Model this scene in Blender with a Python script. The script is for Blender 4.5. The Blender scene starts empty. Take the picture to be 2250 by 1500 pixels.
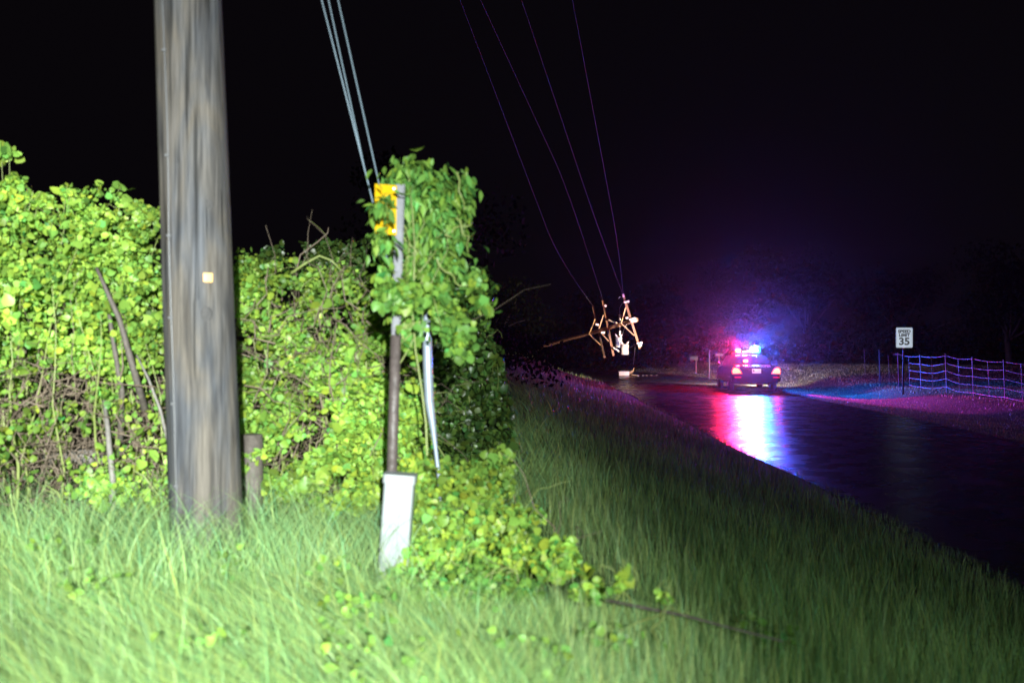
import bpy, bmesh, math, random
import numpy as np
from mathutils import Vector, Matrix
rng = np.random.default_rng(7)
random.seed(7)
R = math.radians
sc = bpy.context.scene
C = sc.collection

# ------------------------------------------------------------------ camera
CAM_Z = 2.4
cam_d = bpy.data.cameras.new('camera'); cam = bpy.data.objects.new('camera', cam_d); C.objects.link(cam)
cam.location = (0, 0, CAM_Z); cam.rotation_euler = (R(90 - 0.26), 0, 0)
cam_d.lens = 35.0; cam_d.sensor_width = 36.0; cam_d.clip_end = 2000; cam_d.clip_start = 0.05
cam_d.dof.use_dof = True; cam_d.dof.focus_distance = 44; cam_d.dof.aperture_fstop = 2.0
sc.camera = cam
F = 2187.5; HY = 740.0
def P(px, py, d):                       # a point seen at pixel px,py of the 2250 px photo, d metres away
    return Vector(((px - 1125) / F * d, d, CAM_Z - (py - HY) / F * d))

# ------------------------------------------------------------------ world: an overcast night sky
w = bpy.data.worlds.new('World'); sc.world = w; w.use_nodes = True
bg = w.node_tree.nodes['Background']; bg.inputs[0].default_value = (0.55, 0.40, 0.62, 1); bg.inputs[1].default_value = 0.0040
vs = sc.view_settings
vs.view_transform = 'Standard'; vs.look = 'None'; vs.exposure = 0; vs.gamma = 1; vs.use_curve_mapping = False
cy = sc.cycles
cy.use_denoising = True
cy.max_bounces = 5; cy.diffuse_bounces = 2; cy.glossy_bounces = 3; cy.transmission_bounces = 3; cy.transparent_max_bounces = 6
cy.volume_bounces = 0; cy.sample_clamp_indirect = 3.0
cy.caustics_reflective = False; cy.caustics_refractive = False

# ------------------------------------------------------------------ lamps: the headlight behind the photographer, an added fill and sign lamp, and the police lights
def spot(name, loc, target, power, color, cone, blend=1.0, radius=0.06):
    l = bpy.data.lights.new(name, 'SPOT'); l.energy = power; l.color = color; l.spot_size = R(cone); l.spot_blend = blend; l.shadow_soft_size = radius
    o = bpy.data.objects.new(name, l); C.objects.link(o); o.location = loc
    o.rotation_euler = (Vector(target) - Vector(loc)).to_track_quat('-Z', 'Y').to_euler()
    return o
def point(name, loc, power, color, radius=0.06):
    l = bpy.data.lights.new(name, 'POINT'); l.energy = power; l.color = color; l.shadow_soft_size = radius
    o = bpy.data.objects.new(name, l); C.objects.link(o); o.location = loc
    return o
spot('headlight_near', (0.75, -3.9, 3.3), (-3.7, 5.0, 1.15), 21500, (0.93, 1.0, 0.97), 59, 1.0, 0.05)
spot('bank_fill', (1.9, -3.0, 3.0), (1.9, 3.6, 0.7), 950, (0.72, 1.0, 0.80), 84, 1.0, 0.05)  # added weak fill for the grass on the right of the bank
sign_lamp = spot('sign_only_lamp', (1.3, -4.6, 1.6), P(1987, 742, 40), 52000, (0.9, 0.96, 1.0), 5, 0.6, 0.05)  # added lamp reaching the sign alone, standing in for retroreflection

# ------------------------------------------------------------------ helpers
def tag(o, label=None, cat=None, group=None, kind=None):
    if label: o['label'] = label
    if cat: o['category'] = cat
    if group: o['group'] = group
    if kind: o['kind'] = kind
    return o
def empty(name, loc, rz=0, label=None, cat=None, group=None):
    o = bpy.data.objects.new(name, None); C.objects.link(o); o.location = loc; o.rotation_euler = (0, 0, rz); o.empty_display_size = 0.2
    return tag(o, label, cat, group)
def link(name, me, mat, parent=None):
    if mat is not None and not me.materials:
        for m in (mat if isinstance(mat, (list, tuple)) else [mat]): me.materials.append(m)
    o = bpy.data.objects.new(name, me); C.objects.link(o)
    if parent is not None: o.parent = parent
    return o
class MB:
    """collects shapes into one mesh; origin is subtracted so that children stay local to their thing"""
    def __init__(s, org=(0, 0, 0)): s.v = []; s.f = []; s.sm = []; s.o = Vector(org)
    def add(s, vs, fs, smooth=False):
        b = len(s.v); s.v += [tuple(Vector(v) - s.o) for v in vs]; s.f += [tuple(b + i for i in f) for f in fs]; s.sm += [smooth] * len(fs)
    def box(s, c, size, M=None):
        c = Vector(c); hx, hy, hz = size[0] / 2, size[1] / 2, size[2] / 2
        p = [Vector((x, y, z)) for x in (-hx, hx) for y in (-hy, hy) for z in (-hz, hz)]
        if M is not None: p = [M @ q for q in p]
        s.add([c + q for q in p], [(0, 1, 3, 2), (4, 6, 7, 5), (0, 4, 5, 1), (2, 3, 7, 6), (0, 2, 6, 4), (1, 5, 7, 3)])
    def bevbox(s, c, size, b):
        bm = bmesh.new(); bmesh.ops.create_cube(bm, size=1); bmesh.ops.scale(bm, vec=size, verts=bm.verts)
        bmesh.ops.bevel(bm, geom=bm.edges[:], offset=b, segments=2, affect='EDGES', profile=0.6)
        bm.verts.ensure_lookup_table(); c = Vector(c)
        s.add([v.co + c for v in bm.verts], [[v.index for v in f.verts] for f in bm.faces], True); bm.free()
    def tube(s, pts, r, n=8, cap=True):
        pts = [Vector(p) for p in pts]; rs = r if isinstance(r, (list, tuple)) else [r] * len(pts)
        vs = []; up = None
        for i, p in enumerate(pts):
            t = (pts[min(i + 1, len(pts) - 1)] - pts[max(i - 1, 0)])
            t = t.normalized() if t.length > 1e-9 else Vector((0, 0, 1))
            if up is None:
                up = Vector((1, 0, 0)) if abs(t.x) < .8 else Vector((0, 1, 0))
            u = (up - t * up.dot(t)).normalized(); q = t.cross(u); up = u
            vs += [p + (u * math.cos(a) + q * math.sin(a)) * rs[i] for a in [2 * math.pi * k / n for k in range(n)]]
        fs = [(i * n + k, i * n + (k + 1) % n, (i + 1) * n + (k + 1) % n, (i + 1) * n + k) for i in range(len(pts) - 1) for k in range(n)]
        s.add(vs, fs, True)
        if cap:
            b = len(s.v) - len(vs)
            s.f.append(tuple(b + k for k in range(n))[::-1]); s.sm.append(False)
            s.f.append(tuple(b + (len(pts) - 1) * n + k for k in range(n))); s.sm.append(False)
    def bar(s, a, b, wd, th, side=(0, 1, 0)):           # a rectangular timber from a to b
        a, b = Vector(a), Vector(b); t = (b - a).normalized(); u = Vector(side); u = (u - t * u.dot(t)).normalized(); q = t.cross(u)
        vs = [p + u * (i * th / 2) + q * (j * wd / 2) for p in (a, b) for i, j in ((-1, -1), (1, -1), (1, 1), (-1, 1))]
        s.add(vs, [(0, 3, 2, 1), (4, 5, 6, 7), (0, 1, 5, 4), (1, 2, 6, 5), (2, 3, 7, 6), (3, 0, 4, 7)])
    def build(s, name, mat, parent=None):
        me = bpy.data.meshes.new(name); me.from_pydata(s.v, [], s.f); me.polygons.foreach_set('use_smooth', s.sm); me.update()
        return link(name, me, mat, parent)
def fast_mesh(name, V, quads, tris, cols=None, smooth=True):
    """V (n,3), quads (m,4), tris (k,3), cols (n,3) point colours"""
    me = bpy.data.meshes.new(name); nq, nt = len(quads), len(tris)
    me.vertices.add(len(V)); me.vertices.foreach_set('co', np.asarray(V, np.float32).ravel())
    loops = np.concatenate([np.asarray(quads, np.int32).ravel(), np.asarray(tris, np.int32).ravel()])
    me.loops.add(len(loops)); me.loops.foreach_set('vertex_index', loops)
    st = np.concatenate([np.arange(nq) * 4, nq * 4 + np.arange(nt) * 3]).astype(np.int32)
    me.polygons.add(nq + nt); me.polygons.foreach_set('loop_start', st)
    me.polygons.foreach_set('use_smooth', np.full(nq + nt, smooth)); me.update(calc_edges=True)
    if cols is not None:
        a = me.color_attributes.new('tint', 'FLOAT_COLOR', 'POINT')
        c = np.ones((len(V), 4), np.float32); c[:, :3] = cols; a.data.foreach_set('color', c.ravel())
    return me

# ------------------------------------------------------------------ materials
def new_mat(name):
    m = bpy.data.materials.new(name); m.use_nodes = True; nt = m.node_tree; nt.nodes.clear()
    out = nt.nodes.new('ShaderNodeOutputMaterial'); return m, nt, out
def pbr(name, col, rough=.5, metal=0, emis=None, estr=0, spec=.5, noise=0, nscale=8, bump=0, coat=0):
    m, nt, out = new_mat(name); b = nt.nodes.new('ShaderNodeBsdfPrincipled'); nt.links.new(b.outputs[0], out.inputs[0])
    b.inputs['Base Color'].default_value = (*col, 1); b.inputs['Roughness'].default_value = rough; b.inputs['Metallic'].default_value = metal
    b.inputs['Specular IOR Level'].default_value = spec; b.inputs['Coat Weight'].default_value = coat; b.inputs['Coat Roughness'].default_value = .08
    if emis: b.inputs['Emission Color'].default_value = (*emis, 1); b.inputs['Emission Strength'].default_value = estr
    if noise or bump:
        tc = nt.nodes.new('ShaderNodeTexCoord'); n = nt.nodes.new('ShaderNodeTexNoise'); n.inputs['Scale'].default_value = nscale; n.inputs['Detail'].default_value = 6
        nt.links.new(tc.outputs['Object'], n.inputs['Vector'])
        if noise:
            r = nt.nodes.new('ShaderNodeMapRange'); r.inputs[3].default_value = 1 - noise; r.inputs[4].default_value = 1 + noise; nt.links.new(n.outputs[0], r.inputs[0])
            mx = nt.nodes.new('ShaderNodeVectorMath'); mx.operation = 'SCALE'; mx.inputs[0].default_value = col; nt.links.new(r.outputs[0], mx.inputs['Scale'])
            nt.links.new(mx.outputs[0], b.inputs['Base Color'])
        if bump:
            bp = nt.nodes.new('ShaderNodeBump'); bp.inputs['Strength'].default_value = bump; bp.inputs['Distance'].default_value = .02
            nt.links.new(n.outputs[0], bp.inputs['Height']); nt.links.new(bp.outputs[0], b.inputs['Normal'])
    return m
def leafy(name, col, rough=.35, trans=.35, spec=.5):
    m, nt, out = new_mat(name); L = nt.links.new
    at = nt.nodes.new('ShaderNodeAttribute'); at.attribute_name = 'tint'
    mul = nt.nodes.new('ShaderNodeVectorMath'); mul.operation = 'MULTIPLY'; mul.inputs[1].default_value = col; L(at.outputs['Vector'], mul.inputs[0])
    b = nt.nodes.new('ShaderNodeBsdfPrincipled'); b.inputs['Roughness'].default_value = rough; b.inputs['Specular IOR Level'].default_value = spec
    L(mul.outputs[0], b.inputs['Base Color'])
    t = nt.nodes.new('ShaderNodeBsdfTranslucent'); L(mul.outputs[0], t.inputs[0])
    mx = nt.nodes.new('ShaderNodeMixShader'); mx.inputs[0].default_value = trans
    L(b.outputs[0], mx.inputs[1]); L(t.outputs[0], mx.inputs[2]); L(mx.outputs[0], out.inputs[0]); return m
def wood_mat(name, c1, c2, c3, sc_=1.0, bump=.4, rough=.55):
    """weathered pole timber: grain stretched along z, grey and brown patches, dark checks and swirls round the knots"""
    m, nt, out = new_mat(name); L = nt.links.new; N = nt.nodes.new
    tc = N('ShaderNodeTexCoord')
    def noise(scale, vecscale, det=6, dist=0.0):
        mp = N('ShaderNodeMapping'); mp.inputs['Scale'].default_value = vecscale; L(tc.outputs['Object'], mp.inputs[0])
        n = N('ShaderNodeTexNoise'); n.inputs['Scale'].default_value = scale; n.inputs['Detail'].default_value = det; n.inputs['Distortion'].default_value = dist
        L(mp.outputs[0], n.inputs['Vector']); return n
    big = noise(2.6 * sc_, (1.6, 1.6, .40), 4, .8)
    mid = noise(9 * sc_, (1.6, 1.6, .14), 5, .6)
    fine = noise(60 * sc_, (1, 1, .045), 5, .3)
    r1 = N('ShaderNodeValToRGB'); e = r1.color_ramp.elements; e[0].position = .40; e[0].color = (*c1, 1); e[1].position = .60; e[1].color = (*c2, 1)
    L(big.outputs[0], r1.inputs[0])
    r2 = N('ShaderNodeValToRGB'); e = r2.color_ramp.elements; e[0].position = .34; e[0].color = (*c3, 1); e[1].position = .56; e[1].color = (1, 1, 1, 1)
    L(mid.outputs[0], r2.inputs[0])
    m1 = N('ShaderNodeMix'); m1.data_type = 'RGBA'; m1.blend_type = 'MULTIPLY'; m1.inputs[0].default_value = .85; L(r1.outputs[0], m1.inputs[6]); L(r2.outputs[0], m1.inputs[7])
    r3 = N('ShaderNodeMapRange'); r3.inputs[1].default_value = .3; r3.inputs[2].default_value = .7; r3.inputs[3].default_value = .62; r3.inputs[4].default_value = 1.22; L(fine.outputs[0], r3.inputs[0])
    ck = noise(24 * sc_, (1, 1, .022), 2, .15); rc = N('ShaderNodeMapRange'); rc.inputs[1].default_value = .33; rc.inputs[2].default_value = .40; rc.inputs[3].default_value = .28; rc.inputs[4].default_value = 1.0; L(ck.outputs[0], rc.inputs[0])
    mm = N('ShaderNodeMath'); mm.operation = 'MULTIPLY'; L(r3.outputs[0], mm.inputs[0]); L(rc.outputs[0], mm.inputs[1])
    m2 = N('ShaderNodeVectorMath'); m2.operation = 'SCALE'; L(m1.outputs[2], m2.inputs[0]); L(mm.outputs[0], m2.inputs['Scale'])
    b = N('ShaderNodeBsdfPrincipled'); b.inputs['Roughness'].default_value = rough + .25; b.inputs['Specular IOR Level'].default_value = .25; L(m2.outputs[0], b.inputs['Base Color'])
    ad = N('ShaderNodeMath'); ad.operation = 'ADD'; L(mid.outputs[0], ad.inputs[0]); L(fine.outputs[0], ad.inputs[1])
    bp = N('ShaderNodeBump'); bp.inputs['Strength'].default_value = bump; bp.inputs['Distance'].default_value = .012; L(ad.outputs[0], bp.inputs['Height']); L(bp.outputs[0], b.inputs['Normal'])
    L(b.outputs[0], out.inputs[0]); return m
M = {}
M['pole'] = wood_mat('weathered_pole_wood', (.066, .068, .076), (.098, .085, .072), (.42, .42, .44), 1.35)
M['polefar'] = wood_mat('creosoted_wood', (.30, .16, .09), (.42, .24, .14), (.5, .5, .5), 1.0)
M['armwood'] = wood_mat('crossarm_wood', (.20, .11, .06), (.28, .17, .10), (.6, .6, .6), 1.0)
M['brace'] = pbr('brace_wood', (.55, .38, .20), .6, noise=.25)
M['porcelain'] = pbr('porcelain', (.75, .68, .58), .3)
M['canpaint'] = pbr('transformer_paint', (.52, .50, .42), .4, noise=.2, nscale=6)
M['steel'] = pbr('galvanised_steel', (.55, .57, .60), .38, metal=.9, noise=.25, nscale=14, bump=.1)
M['guardplastic'] = pbr('wet_guard_metal', (.27, .31, .38), .4, metal=.3, noise=.35, nscale=9, bump=.15)
M['rust'] = pbr('rusted_steel', (.075, .058, .055), .5, noise=.5, nscale=22, bump=.5)
M['zinc'] = pbr('dull_zinc_post', (.14, .14, .16), .6, metal=0, noise=.4, nscale=30, bump=.3)
M['gwire'] = pbr('dull_copper_wire', (.09, .09, .095), .4, metal=.1)
M['cable'] = pbr('guy_strand', (.17, .23, .29), .45, metal=.2)
M['conductor'] = pbr('bare_conductor', (.24, .22, .25), .5, metal=.1)
M['whiteplastic'] = pbr('white_plastic', (.24, .258, .27), .45, noise=.2, nscale=5, bump=.1)
M['seam'] = pbr('dark_seam', (.16, .17, .18), .6)
M['yellow'] = pbr('yellow_sheeting', (.62, .36, .005), .4, noise=.15, nscale=12)
M['tagorange'] = pbr('orange_tag', (.95, .52, .16), .4)
M['bark'] = pbr('bark', (.085, .07, .06), .7, noise=.5, nscale=25, bump=.6)
M['farbark'] = pbr('far_bark', (.02, .016, .014), .8, noise=.4)
M['barkpale'] = pbr('pale_bark', (.17, .155, .14), .6, noise=.5, nscale=25, bump=.6)
M['twig'] = pbr('dry_twig', (.17, .125, .09), .6, noise=.4, nscale=10)
M['vinestem'] = pbr('green_vine_stem', (.20, .24, .07), .45, noise=.3)
M['black'] = pbr('black_paint', (.004, .004, .005), .14, spec=.12)
M['blackmatte'] = pbr('black_trim', (.015, .015, .016), .5)
M['glass'] = pbr('dark_glass', (.01, .011, .013), .05, spec=.6)
M['tyre'] = pbr('tyre_rubber', (.02, .02, .021), .75)
M['rim'] = pbr('steel_rim', (.25, .25, .26), .35, metal=.8)
M['chrome'] = pbr('chrome', (.7, .7, .72), .15, metal=1)
M['white'] = pbr('white_letters', (.75, .75, .75), .4, emis=None)
M['signwhite'] = pbr('white_sheeting', (.66, .76, .86), .35, noise=.05)
M['signblack'] = pbr('black_lettering', (.012, .014, .02), .5)
M['plate'] = pbr('licence_plate', (.8, .82, .8), .35)
M['tail'] = pbr('lit_tail_lens', (.08, .004, .004), .4, spec=.2, emis=(1.0, .15, .06), estr=6)
M['tailglare'] = pbr('red_tail_glare', (.08, .004, .004), .4, emis=(1, .03, .02), estr=1.6)  # red glare fringe of the taillights, put in as a glowing rim
M['redref'] = pbr('glowing_red_reflector', (.35, .01, .02), .2, emis=(1, .02, .05), estr=.25)  # no lamp: the reflector's shine is put in as emission
M['redlens'] = pbr('lit_red_lens', (.03, .002, .002), .6, spec=.1, emis=(1.0, .30, .03), estr=2.6)
M['redbulb'] = pbr('lit_red_lamp', (.8, .5, .3), .2, emis=(1, .72, .42), estr=40)
M['bluelens'] = pbr('lit_blue_lens', (.002, .006, .03), .6, spec=.1, emis=(.06, .60, .95), estr=1.8)
M['bluebulb'] = pbr('lit_white_blue_lamp', (.8, .9, 1), .2, emis=(.75, .9, 1.0), estr=40)
M['mail'] = pbr('mailbox_paint', (.13, .125, .12), .6, noise=.15)
M['boxcase'] = pbr('equipment_case', (.70, .66, .55), .45, noise=.12)
M['debris'] = pbr('white_debris', (.3, .26, .22), .4)

# ------------------------------------------------------------------ terrain
def sstep(a, b, x):
    t = np.clip((x - a) / (b - a), 0, 1); return t * t * (3 - 2 * t)
def wob(x, y, s=1.0):
    return (np.sin(x * 1.7 * s + 1.3 * np.sin(y * .9 * s)) + np.sin(y * 2.1 * s + 1.1 * np.sin(x * 1.3 * s + 2)) + .6 * np.sin((x + y) * 3.7 * s + 1.0)) / 2.6
def bend(Y): return np.maximum(0, Y - 54.0) ** 2 / 70.0
def xl(Y): return 4.95 - bend(Y) + .06 * np.sin(Y * .5)
def xr(Y): return 11.6 - bend(Y) + .05 * np.sin(Y * .4 + 2)
def height(X, Y):
    X = np.asarray(X, float); Y = np.asarray(Y, float)
    u = xl(Y) - X
    z = 1.12 * sstep(0.0, 5.6, u) + .30 * sstep(46, 56, Y) * sstep(.2, 4, u) + .035 * wob(X, Y, 1.0) * sstep(.3, 2, u)
    v = X - xr(Y)
    z = np.where(v > 0, -.13 * np.exp(-((v - 2.6) / 1.5) ** 2) * sstep(0, 1.5, v) + .24 * sstep(3.2, 5.0, v) + .30 * sstep(47, 62, Y) * sstep(0, 3, v)
                 + .02 * wob(X, Y, .8) * sstep(.2, 1, v), z)
    inside = (u < 0) & (v < 0)
    z = np.where(inside, -.03, z)
    return z
def hz(x, y): return float(height(x, y))
def grid_mesh(name, xs, ys, zf):
    X, Y = np.meshgrid(xs, ys); Z = zf(X, Y); nx, ny = len(xs), len(ys)
    V = np.stack([X, Y, Z], -1).reshape(-1, 3); i = np.arange(nx * ny).reshape(ny, nx)
    Q = np.stack([i[:-1, :-1], i[:-1, 1:], i[1:, 1:], i[1:, :-1]], -1).reshape(-1, 4)
    return fast_mesh(name, V, Q, np.zeros((0, 3), int))
def ground_mat():
    m, nt, out = new_mat('verge_soil'); L = nt.links.new; N = nt.nodes.new
    tc = N('ShaderNodeTexCoord'); n = N('ShaderNodeTexNoise'); n.inputs['Scale'].default_value = 9; n.inputs['Detail'].default_value = 9; L(tc.outputs['Object'], n.inputs['Vector'])
    r = N('ShaderNodeValToRGB'); e = r.color_ramp.elements; e[0].position = .35; e[0].color = (.035, .04, .018, 1); e[1].position = .68; e[1].color = (.11, .10, .055, 1)
    L(n.outputs[0], r.inputs[0]); b = N('ShaderNodeBsdfPrincipled'); b.inputs['Roughness'].default_value = .8; L(r.outputs[0], b.inputs['Base Color'])
    bp = N('ShaderNodeBump'); bp.inputs['Strength'].default_value = .8; bp.inputs['Distance'].default_value = .04; L(n.outputs[0], bp.inputs['Height']); L(bp.outputs[0], b.inputs['Normal'])
    L(b.outputs[0], out.inputs[0]); return m
xs = np.unique(np.concatenate([np.linspace(-600, -20, 24), np.linspace(-20, -6, 20), np.linspace(-6, 20, 140), np.linspace(20, 40, 30), np.linspace(40, 600, 24)]))
ys = np.unique(np.concatenate([np.linspace(-300, -8, 16), np.linspace(-8, 75, 220), np.linspace(75, 130, 40), np.linspace(130, 900, 24)]))
o = link('ground', grid_mesh('ground', xs, ys, height), ground_mat()); tag(o, kind='structure')
def road_mat():
    m, nt, out = new_mat('wet_asphalt'); L = nt.links.new; N = nt.nodes.new
    tc = N('ShaderNodeTexCoord')
    agg = N('ShaderNodeTexNoise'); agg.inputs['Scale'].default_value = 38; agg.inputs['Detail'].default_value = 3; L(tc.outputs['Object'], agg.inputs['Vector'])
    big = N('ShaderNodeTexNoise'); big.inputs['Scale'].default_value = 1.4; big.inputs['Detail'].default_value = 5; L(tc.outputs['Object'], big.inputs['Vector'])
    col = N('ShaderNodeValToRGB'); e = col.color_ramp.elements; e[0].color = (.018, .018, .019, 1); e[1].color = (.055, .052, .05, 1); e[0].position = .35; e[1].position = .7; L(agg.outputs[0], col.inputs[0])
    rr = N('ShaderNodeMapRange'); rr.inputs[1].default_value = .35; rr.inputs[2].default_value = .65; rr.inputs[3].default_value = .20; rr.inputs[4].default_value = .34; L(big.outputs[0], rr.inputs[0])
    b = N('ShaderNodeBsdfPrincipled'); L(col.outputs[0], b.inputs['Base Color']); L(rr.outputs[0], b.inputs['Roughness']); b.inputs['Specular IOR Level'].default_value = .5
    bp = N('ShaderNodeBump'); bp.inputs['Strength'].default_value = .9; bp.inputs['Distance'].default_value = .008; L(agg.outputs[0], bp.inputs['Height'])
    mp = N('ShaderNodeMapping'); mp.inputs['Scale'].default_value = (1, 1, 1); L(tc.outputs['Object'], mp.inputs[0])
    rip = N('ShaderNodeTexNoise'); rip.inputs['Scale'].default_value = 9; rip.inputs['Detail'].default_value = 2; L(mp.outputs[0], rip.inputs['Vector'])
    b2 = N('ShaderNodeBump'); b2.inputs['Strength'].default_value = .35; b2.inputs['Distance'].default_value = .01; L(rip.outputs[0], b2.inputs['Height']); L(bp.outputs[0], b2.inputs['Normal'])
    L(b2.outputs[0], b.inputs['Normal']); L(b.outputs[0], out.inputs[0]); return m
ry = np.concatenate([np.linspace(-60, 50, 111), np.linspace(51, 130, 80)])
t = np.linspace(0, 1, 13)
RX = xl(ry)[:, None] - .12 + (xr(ry) - xl(ry) + .24)[:, None] * t[None]
RZ = .012 + .05 * (1 - (2 * t[None] - 1) ** 2) + 0 * RX
V = np.stack([RX, np.repeat(ry[:, None], 13, 1), RZ], -1).reshape(-1, 3); i = np.arange(len(ry) * 13).reshape(len(ry), 13)
Q = np.stack([i[:-1, :-1], i[:-1, 1:], i[1:, 1:], i[1:, :-1]], -1).reshape(-1, 4)
o = link('road', fast_mesh('road', V, Q, np.zeros((0, 3), int)), road_mat()); tag(o, kind='structure')

# ------------------------------------------------------------------ grass
def blades(name, X, Y, Z, L, W, lean, leandir, yaw, cols, K=5, curl=1.0):
    """ribbon blades; lean = how far the tip falls over (0 upright .. 1.3 flopped)"""
    n = len(X); tt = np.linspace(0, 1, K + 1)
    ang = lean[:, None] * (tt[None] ** (np.asarray(curl)[:, None] if np.ndim(curl) else curl))                         # angle from vertical along the blade
    ds = (L / K)[:, None]
    hx = np.concatenate([np.zeros((n, 1)), np.cumsum(np.sin((ang[:, :-1] + ang[:, 1:]) / 2) * ds, 1)], 1)
    vz = np.concatenate([np.zeros((n, 1)), np.cumsum(np.cos((ang[:, :-1] + ang[:, 1:]) / 2) * ds, 1)], 1)
    dx, dy = np.cos(leandir)[:, None], np.sin(leandir)[:, None]
    cx = X[:, None] + hx * dx; cy_ = Y[:, None] + hx * dy; cz = Z[:, None] + vz
    wprof = (1 - tt ** 1.8)[None, :K] * W[:, None] / 2
    wx, wy = np.cos(yaw)[:, None] * wprof, np.sin(yaw)[:, None] * wprof
    A = np.stack([cx[:, :K] - wx, cy_[:, :K] - wy, cz[:, :K]], -1); B = np.stack([cx[:, :K] + wx, cy_[:, :K] + wy, cz[:, :K]], -1)
    T = np.stack([cx[:, K], cy_[:, K], cz[:, K]], -1)[:, None]
    V = np.concatenate([np.stack([A, B], 2).reshape(n, 2 * K, 3), T], 1); nv = 2 * K + 1
    base = (np.arange(n) * nv)[:, None]
    q = np.array([[2 * k, 2 * k + 1, 2 * k + 3, 2 * k + 2] for k in range(K - 1)]).reshape(-1)
    Q = (base + q[None]).reshape(-1, 4); Tr = (base + np.array([2 * K - 2, 2 * K - 1, 2 * K])[None]).reshape(-1, 3)
    shade = np.concatenate([np.repeat(tt[:K], 2), [1]])
    c = cols[:, None, :] * (np.ones(nv))[None, :, None]
    c = c * (1 - .0 * shade)[None, :, None]
    c[:, :2] *= .75  # blade feet darkened in the colour, as shade among the stems
    return fast_mesh(name, V.reshape(-1, 3), Q, Tr, c.reshape(-1, 3))
def tint(n, base, hue=.12, val=.25):
    v = 1 + val * rng.normal(size=(n, 1)); v = np.clip(v, .35, 1.9)
    h = rng.normal(size=(n, 1)) * hue
    c = np.array(base)[None] * v * np.concatenate([1 + 1.6 * h, 1 + .2 * h, 1 - 1.0 * h], 1)
    return np.clip(c, .003, 3)
HEDGE_X = lambda Y: np.interp(Y, [0, 5.5, 7, 9.5, 14, 30, 60], [-6, -6, -.2, -.35, -.2, 0.0, .8])
# left verge: long wet grass, laid over in swirls beside the pole, standing towards the road
n = 470000
az = R(1) * rng.uniform(-46, 50, n); r = np.exp(rng.uniform(np.log(2.3), np.log(62), n) * .82 + np.log(2.3) * .18)
r[::9] = np.exp(rng.uniform(np.log(20), np.log(62), len(r[::9]))); X = r * np.sin(az); Y = r * np.cos(az)
k = (X < xl(Y) + .05) & (X > HEDGE_X(Y) - 1.2) & (Y > 1.6)
k &= ~((np.hypot(X + 1.65, Y - 5.38) < .2))
dens = .62 + .38 * wob(X * 1.3, Y * 1.3, 1.6)
k &= rng.uniform(size=n) < np.clip(dens + .25, .15, 1)
X, Y, r = X[k], Y[k], r[k]; n = len(X)
left = sstep(.55, -.65, X - .06 * (Y - 4)) if False else 1 - sstep(-.9, .7, X - .04 * (Y - 4))
flow = 3.25 + 1.15 * wob(X * 1.5 + 5, Y * 1.9, 1.0) + .5 * wob(X * 4, Y * 4.6, 1.0)                        # direction the laid grass combs towards (mostly -x)
flow = np.where(rng.uniform(size=n) < .10, rng.uniform(0, 6.28, n), flow)
up = rng.uniform(0, 6.28, n)
ldir = np.where(rng.uniform(size=n) < left, flow + rng.normal(size=n) * .75, up)
tuft = np.clip(wob(X * 2.2 + 3, Y * 2.2, 1.3), -1, 1)
L = (.20 + .06 * tuft + .05 * rng.normal(size=n)) * (1 - left) + (.36 + .09 * tuft + .08 * rng.normal(size=n)) * left
L = L * (1 - .55 * np.exp(-((X - .15) / .5) ** 2 - ((Y - 5.2) / .7) ** 2)); edge = sstep(0, .9, xl(Y) - X); L = np.clip(L, .08, .75) * (.45 + .55 * edge)
lean = (.35 + .28 * rng.random(n)) * (1 - left) + (1.0 + .8 * rng.random(n)) * left
lean = np.where(rng.random(n) < .03, .35, lean)
W = .0017 * np.clip(r / 5.0, .8, 8) * rng.uniform(.6, 1.4, n)
wide = rng.random(n) < .12; W[wide] *= 2.1; cols = tint(n, (1, 1, 1), .13, .42) * (1 + .38 * np.clip(wob(X, Y, .7), -1, 1))[:, None]
tips = rng.random(n) < .06; cols[tips] = np.clip(cols[tips], .8, 3) * np.array([1.45, 1.25, 1.45]); W[tips] *= 1.25
M['grass'] = leafy('wet_grass', (.25, .40, .135), .42, .28, .3)
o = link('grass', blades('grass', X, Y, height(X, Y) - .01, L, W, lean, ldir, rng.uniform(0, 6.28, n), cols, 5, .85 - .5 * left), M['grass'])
tag(o, 'long wet green grass on the bank left of the road, laid over near the pole', 'grass', kind='stuff')
# tall arching strands round the pole and at the hedge foot
n = 2600
X = np.concatenate([rng.uniform(-4.2, .1, 1700), rng.normal(-1.45, .45, 900)]); Y = np.concatenate([rng.uniform(5.2, 6.3, 1700), rng.normal(5.0, .22, 900)])
L = rng.uniform(.38, .75, n); lean = rng.uniform(1.2, 2.3, n); dirn = rng.choice([0.1, 3.0], n) + rng.normal(size=n) * 1.3
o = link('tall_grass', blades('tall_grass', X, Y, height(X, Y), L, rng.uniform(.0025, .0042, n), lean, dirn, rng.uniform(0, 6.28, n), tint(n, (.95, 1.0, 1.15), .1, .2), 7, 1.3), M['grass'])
tag(o, 'tall arching grass strands round the foot of the pole and hedge', 'grass', kind='stuff')
# seed stalks standing on the right part of the bank
n = 5200
az = R(1) * rng.uniform(2, 34, n); r = np.exp(rng.uniform(np.log(3.2), np.log(16), n)); X = r * np.sin(az); Y = r * np.cos(az); k = (X < xl(Y) - .1) & (X > .2); X, Y = X[k], Y[k]; n = len(X)
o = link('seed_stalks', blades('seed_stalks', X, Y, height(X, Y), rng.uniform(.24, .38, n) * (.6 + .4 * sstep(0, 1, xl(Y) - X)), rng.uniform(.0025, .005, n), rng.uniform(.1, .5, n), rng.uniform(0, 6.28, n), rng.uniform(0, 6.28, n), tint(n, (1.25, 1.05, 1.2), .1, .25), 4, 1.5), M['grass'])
tag(o, 'pale seed stalks standing above the bank grass', 'grass', kind='stuff')
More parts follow.
